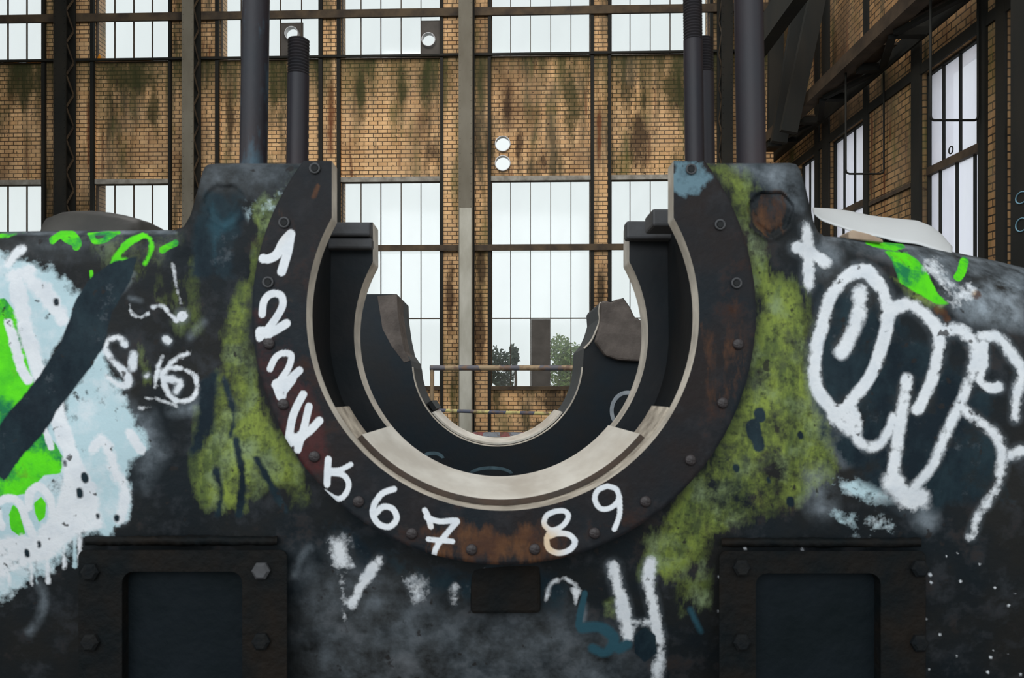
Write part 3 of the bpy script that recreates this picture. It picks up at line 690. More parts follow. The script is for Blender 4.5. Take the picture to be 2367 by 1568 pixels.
# left: pale blue / white field
pt.poly('P', [(-260, 640), (-190, 580), (-80, 560), (0, 585), (60, 595), (110, 620), (150, 650), (185, 690), (170, 750), (110, 850), (60, 900), (-80, 1000), (-230, 960), (-290, 800)], 46)
pt.poly('P', [(215, 800), (250, 850), (300, 950), (335, 1030), (325, 1055), (300, 1070), (300, 1200), (260, 1232), (180, 1235), (150, 1290), (100, 1330), (60, 1345), (0, 1400), (-80, 1420), (-200, 1390), (-250, 1240), (-180, 1120), (-80, 1100), (60, 1090), (110, 1000), (150, 930), (200, 860)], 40)
pt.poly('G', [(-80, 700), (10, 690), (35, 720), (70, 860), (85, 900), (60, 960), (-80, 1040)], 10)
pt.poly('G', [(95, 990), (130, 1030), (148, 1060), (140, 1095), (100, 1100), (70, 1140), (20, 1150), (-80, 1170), (-80, 1180), (-80, 1110), (15, 1090), (60, 1030)], 10)
for c in ([(30, 1165), (45, 1180), (58, 1235), (45, 1240), (25, 1225), (20, 1190)], [(95, 1148), (107, 1165), (105, 1195), (90, 1208), (80, 1185), (78, 1165)]): pt.poly('G', c, 6)
pt.stroke(W, [(20, 610), (45, 580), (50, 576)], 22, 6)
pt.stroke(W, [(35, 640), (60, 760), (90, 860), (100, 900)], 34, 8); pt.stroke(W, [(65, 640), (115, 700), (145, 740)], 30, 10); pt.stroke(W, [(25, 640), (70, 625)], 26, 10)
pt.stroke(W, [(110, 665), (130, 700), (150, 740)], 20, 10)
pt.stroke(W, [(20, 748), (35, 800), (50, 850), (65, 880)], 22, 5); pt.stroke(W, [(100, 985), (110, 1010), (118, 1035)], 13, 4)
pt.stroke(W, [(130, 940), (150, 1010), (175, 1080), (200, 1160)], 38, 8)
pt.stroke(W, [(-10, 1165), (20, 1152), (45, 1165), (60, 1200), (75, 1235)], 20, 4); pt.stroke(W, [(65, 1175), (70, 1140), (90, 1125), (115, 1150), (120, 1190)], 20, 4); pt.stroke(W, [(-5, 1180), (5, 1220)], 16, 4)
pt.poly(W, [(150, 1060), (200, 1100), (220, 1130), (240, 1220), (170, 1240), (130, 1290), (60, 1310), (20, 1330), (-80, 1360), (-80, 1270), (20, 1240), (80, 1240), (125, 1180), (140, 1120)], 20, .95)
pt.stroke(W, [(215, 1040), (235, 1015), (250, 1040), (270, 1100), (290, 1130), (280, 1200)], 22, 10); pt.stroke(W, [(300, 1000), (325, 1040)], 22, 6)
for (c, q) in (((195, 1100), 9), ((183, 1135), 10), ((225, 1190), 7), ((270, 1195), 7), ((62, 1275), 9), ((90, 1255), 8), ((150, 1070), 6), ((130, 695), 7), ((200, 905), 6)): pt.stroke('N', [c, (c[0] + 1, c[1] + q)], q * 1.5, 6, .85)
for i in range(9):   # drips at the lower edge of the white
    x = 20 + i * 20 + (i * 7 % 5) * 3; y = 1345 - i * 9; pt.stroke('P' if i % 2 else W, [(x, y - 40), (x + 2, y + 8 + (i * 37 % 30))], 9, 6)
pt.stroke('H', [(75, 1330), (100, 1370), (95, 1420), (70, 1460)], 14, 10, .5)
# dark band through it
pt.poly('N', [(180, 690), (210, 640), (250, 610), (320, 590), (300, 650), (262, 720), (245, 790), (200, 860), (140, 940), (100, 1000), (55, 1050), (10, 1110), (-10, 1100), (0, 985), (40, 930), (90, 870), (140, 790)], 12)
pt.stroke('H', [(310, 632), (285, 670), (250, 695)], 8, 6, .5)
# green tags on the upper left edge
G = 'G'
pt.stroke(G, [(122, 556), (140, 543), (165, 541), (180, 560), (176, 572)], 16, 4); pt.stroke(G, [(150, 552), (178, 566)], 14, 4)
pt.stroke(G, [(212, 543), (218, 558), (240, 556), (262, 541)], 12, 4); pt.stroke(G, [(205, 541), (275, 538)], 7, 4)
pt.stroke(G, [(262, 612), (275, 585), (300, 560), (330, 545)], 16, 6); pt.stroke(G, [(335, 545), (350, 560), (345, 590), (335, 610)], 15, 8, .8); pt.stroke(G, [(375, 578), (405, 562)], 15, 5); pt.stroke(G, [(270, 600), (290, 605)], 24, 14, .8); pt.stroke(G, [(211, 628), (212, 643)], 9, 4)
pt.poly('G', [(-80, 538), (60, 538), (20, 552), (-80, 560)], 10, .7)
# scribbles
Hh = W
pt.stroke(Hh, [(288, 795), (275, 782), (252, 785), (243, 805), (255, 830), (285, 860), (300, 885), (280, 893), (245, 870)], 14, 6, .78)
pt.stroke(Hh, [(308, 820), (306, 850)], 13, 8, .75); pt.stroke(Hh, [(385, 785), (388, 788)], 16, 5); pt.stroke(Hh, [(375, 825), (366, 850), (358, 895)], 9, 5, .8); pt.stroke(Hh, [(338, 870), (341, 868)], 13, 6, .8)
pt.stroke(Hh, [(432, 818), (410, 828), (388, 850)], 12, 6, .85); pt.stroke(Hh, [(420, 852), (390, 850), (376, 868), (385, 905), (405, 925), (440, 925), (455, 900), (450, 870), (430, 855)], 11, 5, .85)
pt.stroke(Hh, [(380, 875), (415, 882), (408, 905)], 14, 6, .85); pt.stroke(Hh, [(322, 920), (370, 925), (408, 940)], 8, 5, .75); pt.stroke(Hh, [(322, 943), (345, 942)], 10, 5, .75)
pt.stroke(W, [(421, 730), (421, 731)], 22, 2); pt.stroke(Hh, [(355, 710), (378, 708), (390, 725), (408, 740)], 9, 5, .72); pt.stroke(Hh, [(300, 705), (305, 728), (325, 733), (342, 725)], 8, 5, .68); pt.stroke(Hh, [(400, 610), (408, 660), (418, 700)], 7, 5, .7)
pt.stroke('H', [(300, 690), (325, 695)], 8, 6, .5); pt.stroke('H', [(440, 780), (470, 745)], 12, 10, .4); pt.stroke('H', [(400, 950), (450, 940), (470, 900)], 22, 14, .6); pt.poly('H', [(240, 900), (350, 960), (380, 1050), (330, 1130), (300, 960)], 50, .45)
pt.poly('H', [(380, 380), (700, 378), (650, 440), (470, 440)], 50, .28); pt.poly('H', [(0, 545), (420, 545), (380, 600), (0, 590)], 50, .16)  # lit top of the left block put in as haze; fainter along the arm
# right: plus sign
pt.stroke(W, [(1866, 528), (1868, 590), (1870, 655)], 25, 7); pt.stroke(W, [(1842, 572), (1880, 588), (1908, 608)], 27, 8); pt.stroke('H', [(1895, 575), (1920, 590), (1905, 620)], 36, 24, .7)
# big looping tag
def cr(pts): return [(1600 + x / 2.53, 480 + y / 2.53) for x, y in pts]
pt.stroke(W, cr([(1090, 440), (1030, 380), (965, 372), (880, 420), (805, 530), (765, 680), (725, 830), (718, 980), (755, 1100), (850, 1190), (930, 1130), (1040, 990), (1110, 810), (1145, 640), (1120, 500), (1060, 420)]), 29, 7)
pt.stroke(W, cr([(985, 505), (975, 620), (930, 740), (870, 850)]), 33, 12); pt.stroke('H', cr([(870, 850), (830, 930)]), 40, 26, .8)
pt.stroke(W, cr([(1130, 640), (1180, 590), (1270, 565), (1370, 630), (1440, 740), (1430, 900), (1380, 1060), (1320, 1180)]), 28, 8)
pt.stroke(W, cr([(860, 1190), (930, 1270), (980, 1370), (1060, 1400), (1130, 1340), (1180, 1230)]), 24, 10, .9); pt.poly(W, cr([(780, 1150), (860, 1200), (960, 1150), (1000, 1250), (990, 1380), (900, 1330), (800, 1260)]), 20, .9)
pt.poly('H', cr([(700, 1050), (780, 1180), (1000, 1380), (1080, 1420), (880, 1500), (760, 1300)]), 40, .85)
pt.stroke(W, cr([(1255, 1005), (1235, 1150), (1210, 1300), (1190, 1450), (1175, 1600), (1230, 1690)]), 29, 9, .95)
pt.stroke(W, cr([(1440, 735), (1550, 715), (1640, 780), (1665, 880), (1620, 1020), (1560, 1160), (1480, 1330), (1420, 1480), (1330, 1610), (1250, 1690)]), 26, 10, .88)
pt.stroke(W, cr([(1690, 755), (1790, 760), (1870, 860), (1925, 960), (1900, 1100), (1890, 1230)]), 22, 9, .9); pt.stroke(W, cr([(1700, 800), (1700, 930), (1680, 1010), (1740, 1055), (1790, 1050)]), 20, 6)
pt.stroke(W, cr([(1560, 1160), (1680, 1250), (1780, 1340), (1810, 1440), (1800, 1560)]), 24, 10, .9); pt.stroke(W, [(2312, 1060), (2310, 1110), (2290, 1150), (2262, 1195), (2245, 1240)], 19, 10, .78); pt.stroke(W, cr([(1870, 1440), (1925, 1420)]), 24, 8, .85)
pt.stroke(W, [(2063, 1115), (2095, 1150), (2125, 1150)], 48, 18); pt.stroke('H', [(2120, 1150), (2140, 1200)], 40, 24, .8)
pt.stroke('P', [(1930, 1120), (1990, 1135), (2060, 1150)], 34, 26, .62); pt.stroke('P', [(1935, 1205), (1990, 1210), (2045, 1215)], 36, 22, .62); pt.stroke('H', [(1890, 1110), (1900, 1170)], 50, 30, .55)
pt.poly('G', [(1995, 545), (2025, 552), (2085, 562), (2092, 572), (2070, 580), (2020, 572), (2002, 565)], 6); pt.poly('G', [(2045, 580), (2095, 582), (2125, 605), (2150, 640), (2170, 680), (2195, 705), (2165, 705), (2120, 680), (2080, 655), (2065, 610)], 12, .95)
pt.poly('M', [(2060, 640), (2120, 660), (2190, 700), (2180, 720), (2100, 690)], 20, .9); pt.stroke(G, [(2228, 605), (2222, 630), (2215, 640)], 22, 4)
pt.poly('H', [(2130, 590), (2190, 620), (2230, 680), (2290, 640), (2367, 620), (2367, 760), (2240, 740), (2180, 680)], 40, .85); pt.stroke(W, [(2155, 615), (2175, 650), (2210, 690), (2235, 670)], 22, 22, .8); pt.poly('H', [(1900, 548), (2200, 585), (2367, 640), (2367, 670), (2100, 610)], 40, .5)
pt.poly('H', [(1700, 385), (1840, 385), (1850, 480), (1760, 420)], 40, .5)
for c in ((2180, 720), (2190, 735), (2165, 715), (2255, 680)): pt.stroke('R', [c, (c[0] + 3, c[1] + 3)], 14, 6)
# lower centre letters
pt.stroke(W, [(786, 1262), (788, 1300)], 38, 22); pt.stroke(W, [(788, 1320), (798, 1430)], 9, 10, .6); pt.stroke(W, [(876, 1296), (845, 1340), (815, 1398)], 22, 8, .95); pt.stroke(W, [(958, 1350), (960, 1362)], 34, 30, .72)
pt.stroke(W, [(1050, 1360), (1047, 1395)], 16, 12, .8); pt.stroke(W, [(1262, 1385), (1275, 1350), (1305, 1338), (1335, 1358)], 11, 7, .75); pt.poly(W, [(1318, 1355), (1348, 1362), (1330, 1402)], 10, .85); pt.stroke('H', [(1350, 1400), (1345, 1440)], 12, 8, .7)
pt.stroke(W, [(1420, 1310), (1425, 1345), (1440, 1400), (1452, 1470)], 26, 10); pt.stroke(W, [(1503, 1302), (1498, 1350), (1510, 1400), (1520, 1460), (1522, 1480)], 24, 9); pt.stroke(W, [(1440, 1440), (1515, 1438)], 14, 10, .75); pt.stroke(W, [(1525, 1500), (1520, 1568)], 20, 12, .85)
pt.stroke('T', [(1352, 1372), (1338, 1440), (1345, 1455)], 16, 5, .95); pt.stroke('T', [(1345, 1452), (1390, 1452), (1420, 1480), (1400, 1510), (1370, 1500)], 26, 8, .9); pt.stroke('T', [(1430, 1500), (1450, 1490)], 26, 8, .8); pt.poly('N', [(1465, 1470), (1490, 1450), (1515, 1470), (1520, 1510), (1490, 1530), (1468, 1510)], 8); pt.stroke('T', [(1595, 1410), (1620, 1460)], 18, 8, .7)
pt.poly('H', [(690, 1290), (900, 1330), (1080, 1420), (1300, 1420), (1420, 1480), (1500, 1620), (690, 1620)], 120, .24)
pt.stroke('H', [(715, 1270), (690, 1300), (682, 1330)], 14, 12, .6)
for q in ([(545, 1020), (560, 1100), (552, 1190)], [(592, 1060), (625, 1120), (660, 1180)], [(500, 1090), (512, 1140), (505, 1190)], [(520, 880), (540, 960), (530, 1010)]): pt.stroke('n', q, 16, 10, .85)
for q in ([(455, 1050), (460, 1110), (475, 1160)], [(485, 1170), (560, 1175)]): pt.stroke('M', q, 26, 16, .75)
for q in ([(410, 650), (415, 760)], [(360, 620), (372, 700)], [(330, 800), (335, 880)], [(440, 600), (452, 760)]): pt.stroke('M', q, 22, 18, .5)
for q in ((1742, 985, 44), (1755, 955, 30), (1750, 1015, 36), (1850, 1003, 18), (1776, 1108, 16), (1825, 1155, 20), (1700, 1080, 16), (1690, 905, 14)): pt.stroke('n', [(q[0], q[1]), (q[0] + 2, q[1] + q[2] * .4)], q[2] * .8, 6, 1)
pt.poly('P', [(560, 470), (600, 470), (640, 430), (665, 425), (640, 480), (600, 540), (580, 510)], 30, .42)
for c in ((1118, 1320), (1118, 1404), (1205, 1322), (1240, 1370)): pt.stroke(W, [c, (c[0] + 1, c[1])], 8, 4)
rng = random.Random(11)
for _ in range(60): c = (rng.uniform(1650, 2360), rng.uniform(1250, 1560)); pt.stroke(W, [c, (c[0] + .5, c[1])], rng.uniform(3, 6), 3)
pt.stroke('H', [(-60, 541), (120, 539), (405, 537)], 7, 4, .7, False); pt.stroke('H', [(1904, 551), (2000, 561), (2100, 572), (2200, 588), (2367, 626)], 10, 8, .6, False)  # window light grazing the arms' top edges, painted as a pale rim
pt.apply(body.data)

# --- flange
def inner_curve(n=360):
    """front bore profile in screen-plane units of the front face, from top left jaw round to top right jaw"""
    pts = []; a0 = math.asin(-225 / 454); jaw = 395.0
    for v in np.linspace(372, 500, 30)[:-1]: pts.append((1162 - jaw, v))
    th = np.linspace(math.pi + math.asin(227 / 454) * 1.0, 0, 2)
    angs = np.linspace(-math.pi / 2 - math.acos(-224 / 454), -math.pi / 2 + math.acos(-224 / 454), n)
    for a in angs: pts.append((1162 + 454 * math.cos(a), 727 - 454 * math.sin(a)))
    for v in np.linspace(500, 372, 30)[1:]: pts.append((1162 + jaw, v))
    return np.array(pts)
IC = inner_curve(); NI = len(IC)
def arclen(c): return np.concatenate([[0], np.cumsum(np.hypot(*np.diff(c, axis=0).T))])
def resample(c, n):
    s_ = arclen(c); t = np.linspace(0, s_[-1], n); return np.stack([np.interp(t, s_, c[:, 0]), np.interp(t, s_, c[:, 1])], 1)
NF = 640
ICr = resample(IC, NF)
RO = 582; oa = math.acos((724 - 372) / RO)      # outer circle cut by the flat top
oang = np.linspace(math.pi / 2 + oa, math.pi / 2 - oa + 2 * math.pi, 900)
OC = np.stack([1165 + RO * np.cos(oang), 724 - RO * np.sin(oang)], 1)
OCr = resample(OC, NF)
q = np.linspace(0, 1, 46)[:, None, None]
G2 = ICr[None] * (1 - q) + OCr[None] * q
fu, fv = G2[..., 0], G2[..., 1]
FA = P(fu, fv, 0.0 + .0035 * np.clip((q[..., 0] - .94) / .06, 0, 1) ** 2)
m = MB(); m.grid(FA); nF = FA.shape[0] * FA.shape[1]
back = FA[-1].copy(); back[:, 1] += .062; m.grid(np.stack([FA[-1], back]))
tl = [FA[:, 0], FA[:, -1]]
for e_ in tl:
    bk = e_.copy(); bk[:, 1] += .062; m.grid(np.stack([e_, bk]))
flange = m.build('ring_flange', M_flange, root, smooth=True, off=tuple(BASE), auto=40)
fp = Paint(fu, fv); FCW = 0
fp.poly('M', [(592, 720), (670, 720), (690, 850), (740, 960), (770, 1100), (700, 1090), (640, 960), (600, 830)], 30, .85)
fp.poly('R', [(985, 1228), (1060, 1210), (1160, 1225), (1260, 1205), (1300, 1240), (1290, 1290), (1180, 1300), (1000, 1290)], 40, .8)
fp.poly('R', [(1540, 560), (1590, 640), (1640, 760), (1620, 780), (1560, 660)], 30, .35); fp.stroke('R', [(725, 455), (735, 430)], 10, 6, .8); fp.poly('R', [(610, 410), (680, 520), (640, 560)], 40, .3)
fp.poly('R', [(1620, 820), (1700, 700), (1720, 850), (1660, 960)], 60, .4)
fp.poly('P', [(1560, 372), (1625, 372), (1640, 410), (1615, 450), (1575, 460), (1556, 440)], 26, .85)
fp.stroke('P', [(660, 1030), (675, 1060), (690, 1075)], 16, 8, .8)
dg = [([(608, 598), (622, 598), (640, 588), (655, 560), (672, 541)], 21), ([(672, 541), (664, 585), (651, 628)], 21),
      ([(606, 727), (610, 697), (626, 680), (648, 682), (654, 702), (644, 726), (622, 757), (600, 782)], 17), ([(600, 775), (632, 766), (662, 748)], 20), ([(603, 768), (620, 770)], 26),
      ([(624, 853), (636, 828), (653, 817), (673, 822), (666, 852), (648, 878)], 15), ([(636, 890), (665, 880), (692, 857)], 18), ([(640, 888), (650, 915)], 24), ([(676, 878), (650, 912)], 18),
      ([(701, 912), (686, 940), (675, 970), (666, 1022)], 18), ([(714, 940), (706, 975), (698, 1005), (688, 1040)], 17), ([(738, 973), (722, 990), (706, 1004)], 19), ([(672, 1020), (695, 1010)], 26),
      ([(759, 1062), (757, 1090), (756, 1120)], 16), ([(766, 1088), (788, 1086), (811, 1074)], 12), ([(762, 1094), (792, 1098), (806, 1118), (799, 1142), (780, 1154), (750, 1138)], 13),
      ([(911, 1131), (884, 1141), (866, 1165), (862, 1190), (876, 1212), (900, 1218), (917, 1200), (908, 1177), (886, 1172), (870, 1186)], 14),
      ([(982, 1180), (990, 1196), (996, 1218)], 13), ([(986, 1196), (1016, 1206), (1056, 1204), (1040, 1225), (1012, 1260), (1003, 1284)], 13), ([(990, 1247), (1020, 1250), (1046, 1252)], 12),
      ([(1285, 1182), (1264, 1192), (1258, 1212), (1275, 1226), (1300, 1216), (1314, 1195), (1305, 1182), (1285, 1182)], 12), ([(1275, 1226), (1264, 1245), (1268, 1268), (1290, 1279), (1316, 1272), (1329, 1253), (1314, 1236), (1288, 1234), (1272, 1240)], 13),
      ([(1404, 1124), (1382, 1134), (1375, 1155), (1388, 1176), (1412, 1174), (1430, 1155), (1425, 1132), (1404, 1124)], 12), ([(1432, 1150), (1432, 1190), (1420, 1224)], 12)]
for pth, wd in dg: fp.stroke(W, pth, wd, 3.5)
fp.apply(flange.data)

# --- bore lip, cavity wall, webs
def loc_curve(c): return P(c[:, 0], c[:, 1], 0.0)
L0 = loc_curve(resample(IC, 420))
def scale_out(Lc, extra):
    """offset the bore profile outwards by a distance in metres"""
    t = np.gradient(Lc[:, [0, 2]], axis=0); n_ = np.stack([t[:, 1], -t[:, 0]], 1); n_ /= np.linalg.norm(n_, axis=1)[:, None] + 1e-9
    c = np.array([CX, CZ]); sgn = np.sign(((Lc[:, [0, 2]] - c) * n_).sum(1)); n_ *= np.where(sgn == 0, 1, sgn)[:, None]
    o = Lc.copy(); o[:, [0, 2]] += n_ * extra; return o
def at_depth(Lc, d): o = Lc.copy(); o[:, 1] = D + d; return o
m = MB(); m.grid(np.stack([at_depth(L0, 0), at_depth(L0, .063), at_depth(scale_out(L0, .02), .065)]))
m.build('bore_lip', M_lip, root, smooth=True, off=tuple(BASE), auto=30)
Lo = scale_out(L0, .02)
RC = 524 * S; th = np.linspace(math.pi, 2 * math.pi, 160); zt = P(1160, 380, .0)[2] - .004
uprof = [(CX - RC, z) for z in np.linspace(zt, CZ, 20)[:-1]] + [(CX + RC * math.cos(a), CZ + RC * math.sin(a)) for a in th] + [(CX + RC, z) for z in np.linspace(CZ, zt, 20)[1:]]
uprof = resample(np.array(uprof), 420)
def up3(pr, d): return np.stack([pr[:, 0], np.full(len(pr), D + d), pr[:, 1]], 1)
m = MB(); m.grid(np.stack([at_depth(Lo, .066), up3(uprof, .066), up3(uprof, .638)]))  # cavity sides, added to block light so the gap stays dark
m.build('cavity_wall', M_cav, root, smooth=True, off=tuple(BASE), auto=30)
# second web
WX = 700 * S; ztop = zt; zb = zfloor(D + .7)
oo = resample(np.array([(CX - WX * .9, ztop), (CX - WX * .9, zb), (CX + WX * .9, zb), (CX + WX * .9, ztop)]), 420)
L2 = L0.copy(); L2[:, 2] = np.minimum(L2[:, 2], ztop)
m = MB(); m.grid(np.stack([at_depth(L2, .642), up3(oo, .642), up3(oo, .758), at_depth(L2, .758)]))
m.build('second_web', M_web, root, off=tuple(BASE))
m = MB(); m.grid(np.stack([at_depth(L2, .641), at_depth(L2, .759)])); m.build('second_lip', M_lip, root, smooth=True, off=tuple(BASE), auto=30)
# ledges of the split line on the second web
def lbox(mb, u0, u1, v0, v1, d0, d1, kd=None):
    """box whose front face spans the given outline at depth d0"""
    a = P(u0, v0, d0); c = P(u1, v1, d0); mb.box(a[0], c[0], D + d0, D + d1, c[2], a[2])
for (u0, u1, v0, v1, d0, d1) in ((742, 855, 513, 545, .585, .64), (742, 860, 549, 575, .60, .64), (1448, 1560, 510, 552, .585, .64), (1508, 1590, 482, 523, .33, .45)):
    m = MB(); lbox(m, u0, u1, v0, v1, d0, d1); m.build('joint_ledge', M_block, root, off=tuple(BASE), bevel=.008)
# seat and bearing shell
def sector(mb, ri, ro, a0, a1, d0, d1, n=90, mi=(0, 0)):
    an = np.radians(np.linspace(a0, a1, n)); V_ = []
    for (r, d) in ((ri, d0), (ri, d1), (ro, d1), (ro, d0)):
        V_.append(np.stack([CX + r * np.cos(an), np.full(n, D + d), CZ + r * np.sin(an)], 1))
    V_ = np.stack(V_ + [V_[0]]); mb.grid(V_[:2], mi[0]); mb.grid(V_[1:4], mi[0]); mb.grid(V_[3:5], mi[1])
    for e_ in (0, -1): mb.add([V_[i, e_] for i in range(4)], [(0, 1, 2, 3)], mi[0])
m = MB(); sector(m, 453 * S, 520 * S, -151.5, -28.5, .066, .27); m.build('shell_seat', M_saddle, root, smooth=True, off=tuple(BASE), auto=30)
shell_dark = simple('shell_edge_brown', (.035, .026, .02), (.06, .035, .022), rough=.6, scale=12)
m = MB(); sector(m, 438 * S, 452 * S, -140, -40, .092, .652, mi=(0, 1)); m.build('bearing_shell', [M_shell, shell_dark], root, smooth=True, off=tuple(BASE), auto=30)

# --- flange bolts
def bolt_mesh(kind):
    m = MB(); n = 20
    if kind == 'socket':
        prof = [(.0135, 0), (.0150, -.0035), (.0125, -.006), (.0095, -.004), (.008, .004), (.0, .004)]
    else:
        prof = [(.0145, 0), (.0145, -.003), (.012, -.0065), (.006, -.008), (0, -.0085)]
    rings = [[(r * math.cos(2 * math.pi * k / n), y, r * math.sin(2 * math.pi * k / n)) for k in range(n)] for r, y in prof]
    m.grid(np.array([rg + [rg[0]] for rg in rings])); return m
bp = [(728, 390, 0), (657, 515, 0), (620, 653, 0), (622, 795, 1), (655, 935, 1), (727, 1056, 1), (829, 1160, 1), (952, 1234, 1), (1090, 1271, 1), (1236, 1270, 1), (1374, 1233, 1),
      (1492, 1160, 1), (1596, 1064, 1), (1670, 932, 1), (1706, 796, 1), (1702, 655, 0), (1664, 520, 0), (1597, 392, 0)]
mats_b = {0: M_steel, 1: M_bolt}; cache = {}
for (u, v, k) in bp:
    pos = P(u, v, -.0005) - BASE
    if k not in cache:
        o = bolt_mesh('socket' if k == 0 else 'head').build('flange_bolt', [M_block, M_bolt][k], root, smooth=True); cache[k] = o
    else: o = cache[k].copy(); col.objects.link(o)
    o.location = tuple(pos); o['label'] = 'open bolt socket' if k == 0 else 'round bolt head'
    if k == 0:
        mm = MB(); mm.tube([(0, -.001, 0), (0, -.004, 0)], .0078, 16); h = mm.build('socket_hole', M_hole, o)

# --- inspection covers low on both sides
def rrect(u0, v0, u1, v1, r, n=6):
    pts = []
    for (cx, cy, a0) in ((u1 - r, v0 + r, -90), (u1 - r, v1 - r, 0), (u0 + r, v1 - r, 90), (u0 + r, v0 + r, 180)):
        for k in range(n + 1):
            a = math.radians(a0 + 90 * k / n); pts.append((cx + r * math.cos(a), cy + r * math.sin(a)))
    return np.array(pts + [pts[0]])
M_cover = simple('cover_plate_iron', (.004, .0065, .008), (.0125, .0095, .0075), rough=.7, scale=7, bump=.7, spec=.12)
M_cbolt = simple('cover_bolt_iron', (.008, .010, .012), (.016, .016, .016), rough=.8, spec=.1, scale=30, bump=.4)
M_coverin = simple('cover_inner_iron', (.0035, .007, .009), (.007, .011, .015), rough=.7, scale=5, bump=.5, spec=.12)
def cover(o_, i_, bolts, ledge):
    O = rrect(*o_, 16); I = rrect(*i_, 26)
    rows = [P(O[:, 0], O[:, 1], .30), P(O[:, 0], O[:, 1], .066), P(*((O * .99 + I * .01).T), .062), P(I[:, 0], I[:, 1], .062), P(*(I * 1.0).T, .10)]
    rows[4] = rows[3].copy(); rows[4][:, 1] += .035
    m = MB(); m.grid(np.stack(rows)); cv = m.build('inspection_cover', M_cover, root, off=tuple(BASE))
    m = MB(); r4 = rows[4][:-1].copy(); r4[:, 1] -= .001; m.add(r4, [tuple(range(len(r4)))]); m.build('cover_panel', M_coverin, cv, off=tuple(BASE))
    for (u, v) in bolts:
        m = MB(); c = P(u, v, .062) - BASE; R_ = .024
        for (r0, h) in ((R_, .016),): m.tube([tuple(c), (c[0], c[1] - h * .6, c[2]), (c[0], c[1] - h, c[2])], [R_, R_, R_ * .7], 6 if u % 2 else 18)
        m.build('cover_bolt', M_block if (u, v) == (605, 1319) else M_cbolt, cv)
    u0, u1, v0 = ledge; n = 40; m = MB(); uu = np.linspace(u0, u1, n); rg = np.random.RandomState(int(u0))
    rowsb = []
    for k, (dv, dd) in enumerate(((-14, .10), (-10, .062), (-2, .050), (7, .056), (10, .10))):
        rowsb.append(P(uu, v0 + dv + rg.uniform(-2, 2, n), dd + rg.uniform(-.003, .003, n)))
    m.grid(np.stack(rowsb)); m.build('weld_bead', M_cover, root, smooth=True, off=tuple(BASE))
cover((181, 1272, 664, 1900), (282, 1322, 560, 1800), [(605, 1319), (211, 1322), (605, 1482), (211, 1484)], (196, 640, 1252))
cover((1662, 1274, 2140, 1900), (1747, 1326, 2036, 1800), [(1713, 1312), (2123, 1314), (1713, 1484), (2123, 1486)], (1668, 2130, 1256))
m = MB(); lbox(m, 1088, 1250, 1306, 1420, .104, .2); m.build('drain_block', M_cover, root, off=tuple(BASE), bevel=.01)

# --- tie rods standing in the housing
def rod(u, wpx, vtop_, d, label, thread=None, mat=None, rough=True):
    """upright steel rod; thread = (v0, v1)"""
    k = (D + d) / F; r = wpx / 2 * k; c = P(u, 372, d); zb_ = float(A[0][(us > 480) & (us < 1820), 2].max()) + .001; x = c[0]; y = D + d
    zt_ = P(u, vtop_, d)[2]; base = np.array([x, y, zb_]); e = machine_root('tie_rod', base); tag(e, label, 'rod', 'tall steel tie rods')
    m = MB(); th_z = (P(u, thread[1], d)[2], P(u, thread[0], d)[2]) if thread else (zt_, zt_)
    pts = [(0, 0, 0), (0, 0, max(th_z[0] - zb_, .01))]; rr = [r, r]
    m.tube(pts, rr, 40); m.build('shaft', mat or M_rod, e, smooth=True, auto=40)
    if thread:
        z0, z1 = th_z[0] - zb_, th_z[1] - zb_; p = .0098; zz = []; rs_ = []; z = z0
        while z < z1: zz += [z, z + p * .45]; rs_ += [r * .86, r * 1.0]; z += p
        zz.append(z1); rs_.append(r * .8); m = MB(); m.tube([(0, 0, a) for a in zz], rs_, 36); m.build('thread', M_steelr, e)
        if zt_ - zb_ > z1 + .02:
            m = MB(); m.tube([(0, 0, z1), (0, 0, zt_ - zb_)], r * .95, 36); m.build('upper_shaft', mat or M_rod, e, smooth=True, auto=40)
    return e
M_steelr = simple('thread_steel', (.045, .034, .036), (.03, .03, .036), rough=.5, scale=9, metal=.2)
rod(586, 62, -260, .28, 'thick plain rod with blue stain rising at left behind the ring', mat=M_rodb)
rod(687, 50, 96, .36, 'short threaded-top rod beside the left jaw', (96, 176))
rod(1605.5, 45, -260, .46, 'tall rod with threaded upper end beside the right jaw', (-120, 96))
rod(1628, 49, 93, .60, 'threaded-top rod half hidden behind the rod at the right jaw', (93, 172))
rod(1736.5, 67, -260, .28, 'thickest plain rod on the right shoulder')

# --- rear pedestal with the farther bore
D3 = 4.35
def Q(u, v, dep): return P(u, v, dep - D)
base3 = np.array([CX, D3 + .3, 0.0]); base3[2] = zfloor(D3 + .3) - .004
r3 = machine_root('rear_bearing_pedestal', base3); tag(r3, 'farther broken bearing pedestal seen through the bore of the front housing', 'machine')
arc = [(1150 + 198 * math.cos(a), 835 + 198 * math.sin(a)) for a in np.radians(np.linspace(176, 4, 70))]
prof_i = [(917, 680), (918, 720), (926, 775), (934, 812), (948, 832)] + arc + [(1350, 805), (1366, 788), (1378, 762), (1386, 735), (1384, 706), (1388, 699)]
prof_o = [(640, 680), (640, 1100), (700, 1250), (900, 1330), (1150, 1350), (1400, 1330), (1560, 1250), (1640, 1100), (1640, 760), (1520, 747), (1484, 742), (1466, 733), (1457, 712), (1441, 689), (1420, 697)]
pi_ = resample(np.array(prof_i, float), 300); po_ = resample(np.array(prof_o, float), 300)
f0 = Q(pi_[:, 0], pi_[:, 1], D3); g0 = Q(po_[:, 0], po_[:, 1], D3)
f1 = f0.copy(); f1[:, 1] = D3 + .60; g1 = g0.copy(); g1[:, 1] = D3 + .60
m = MB(); m.grid(np.stack([f0, g0, g1, f1, f0]))
for e_ in (0, -1): m.add([f0[e_], g0[e_], g1[e_], f1[e_]], [(0, 1, 2, 3)])
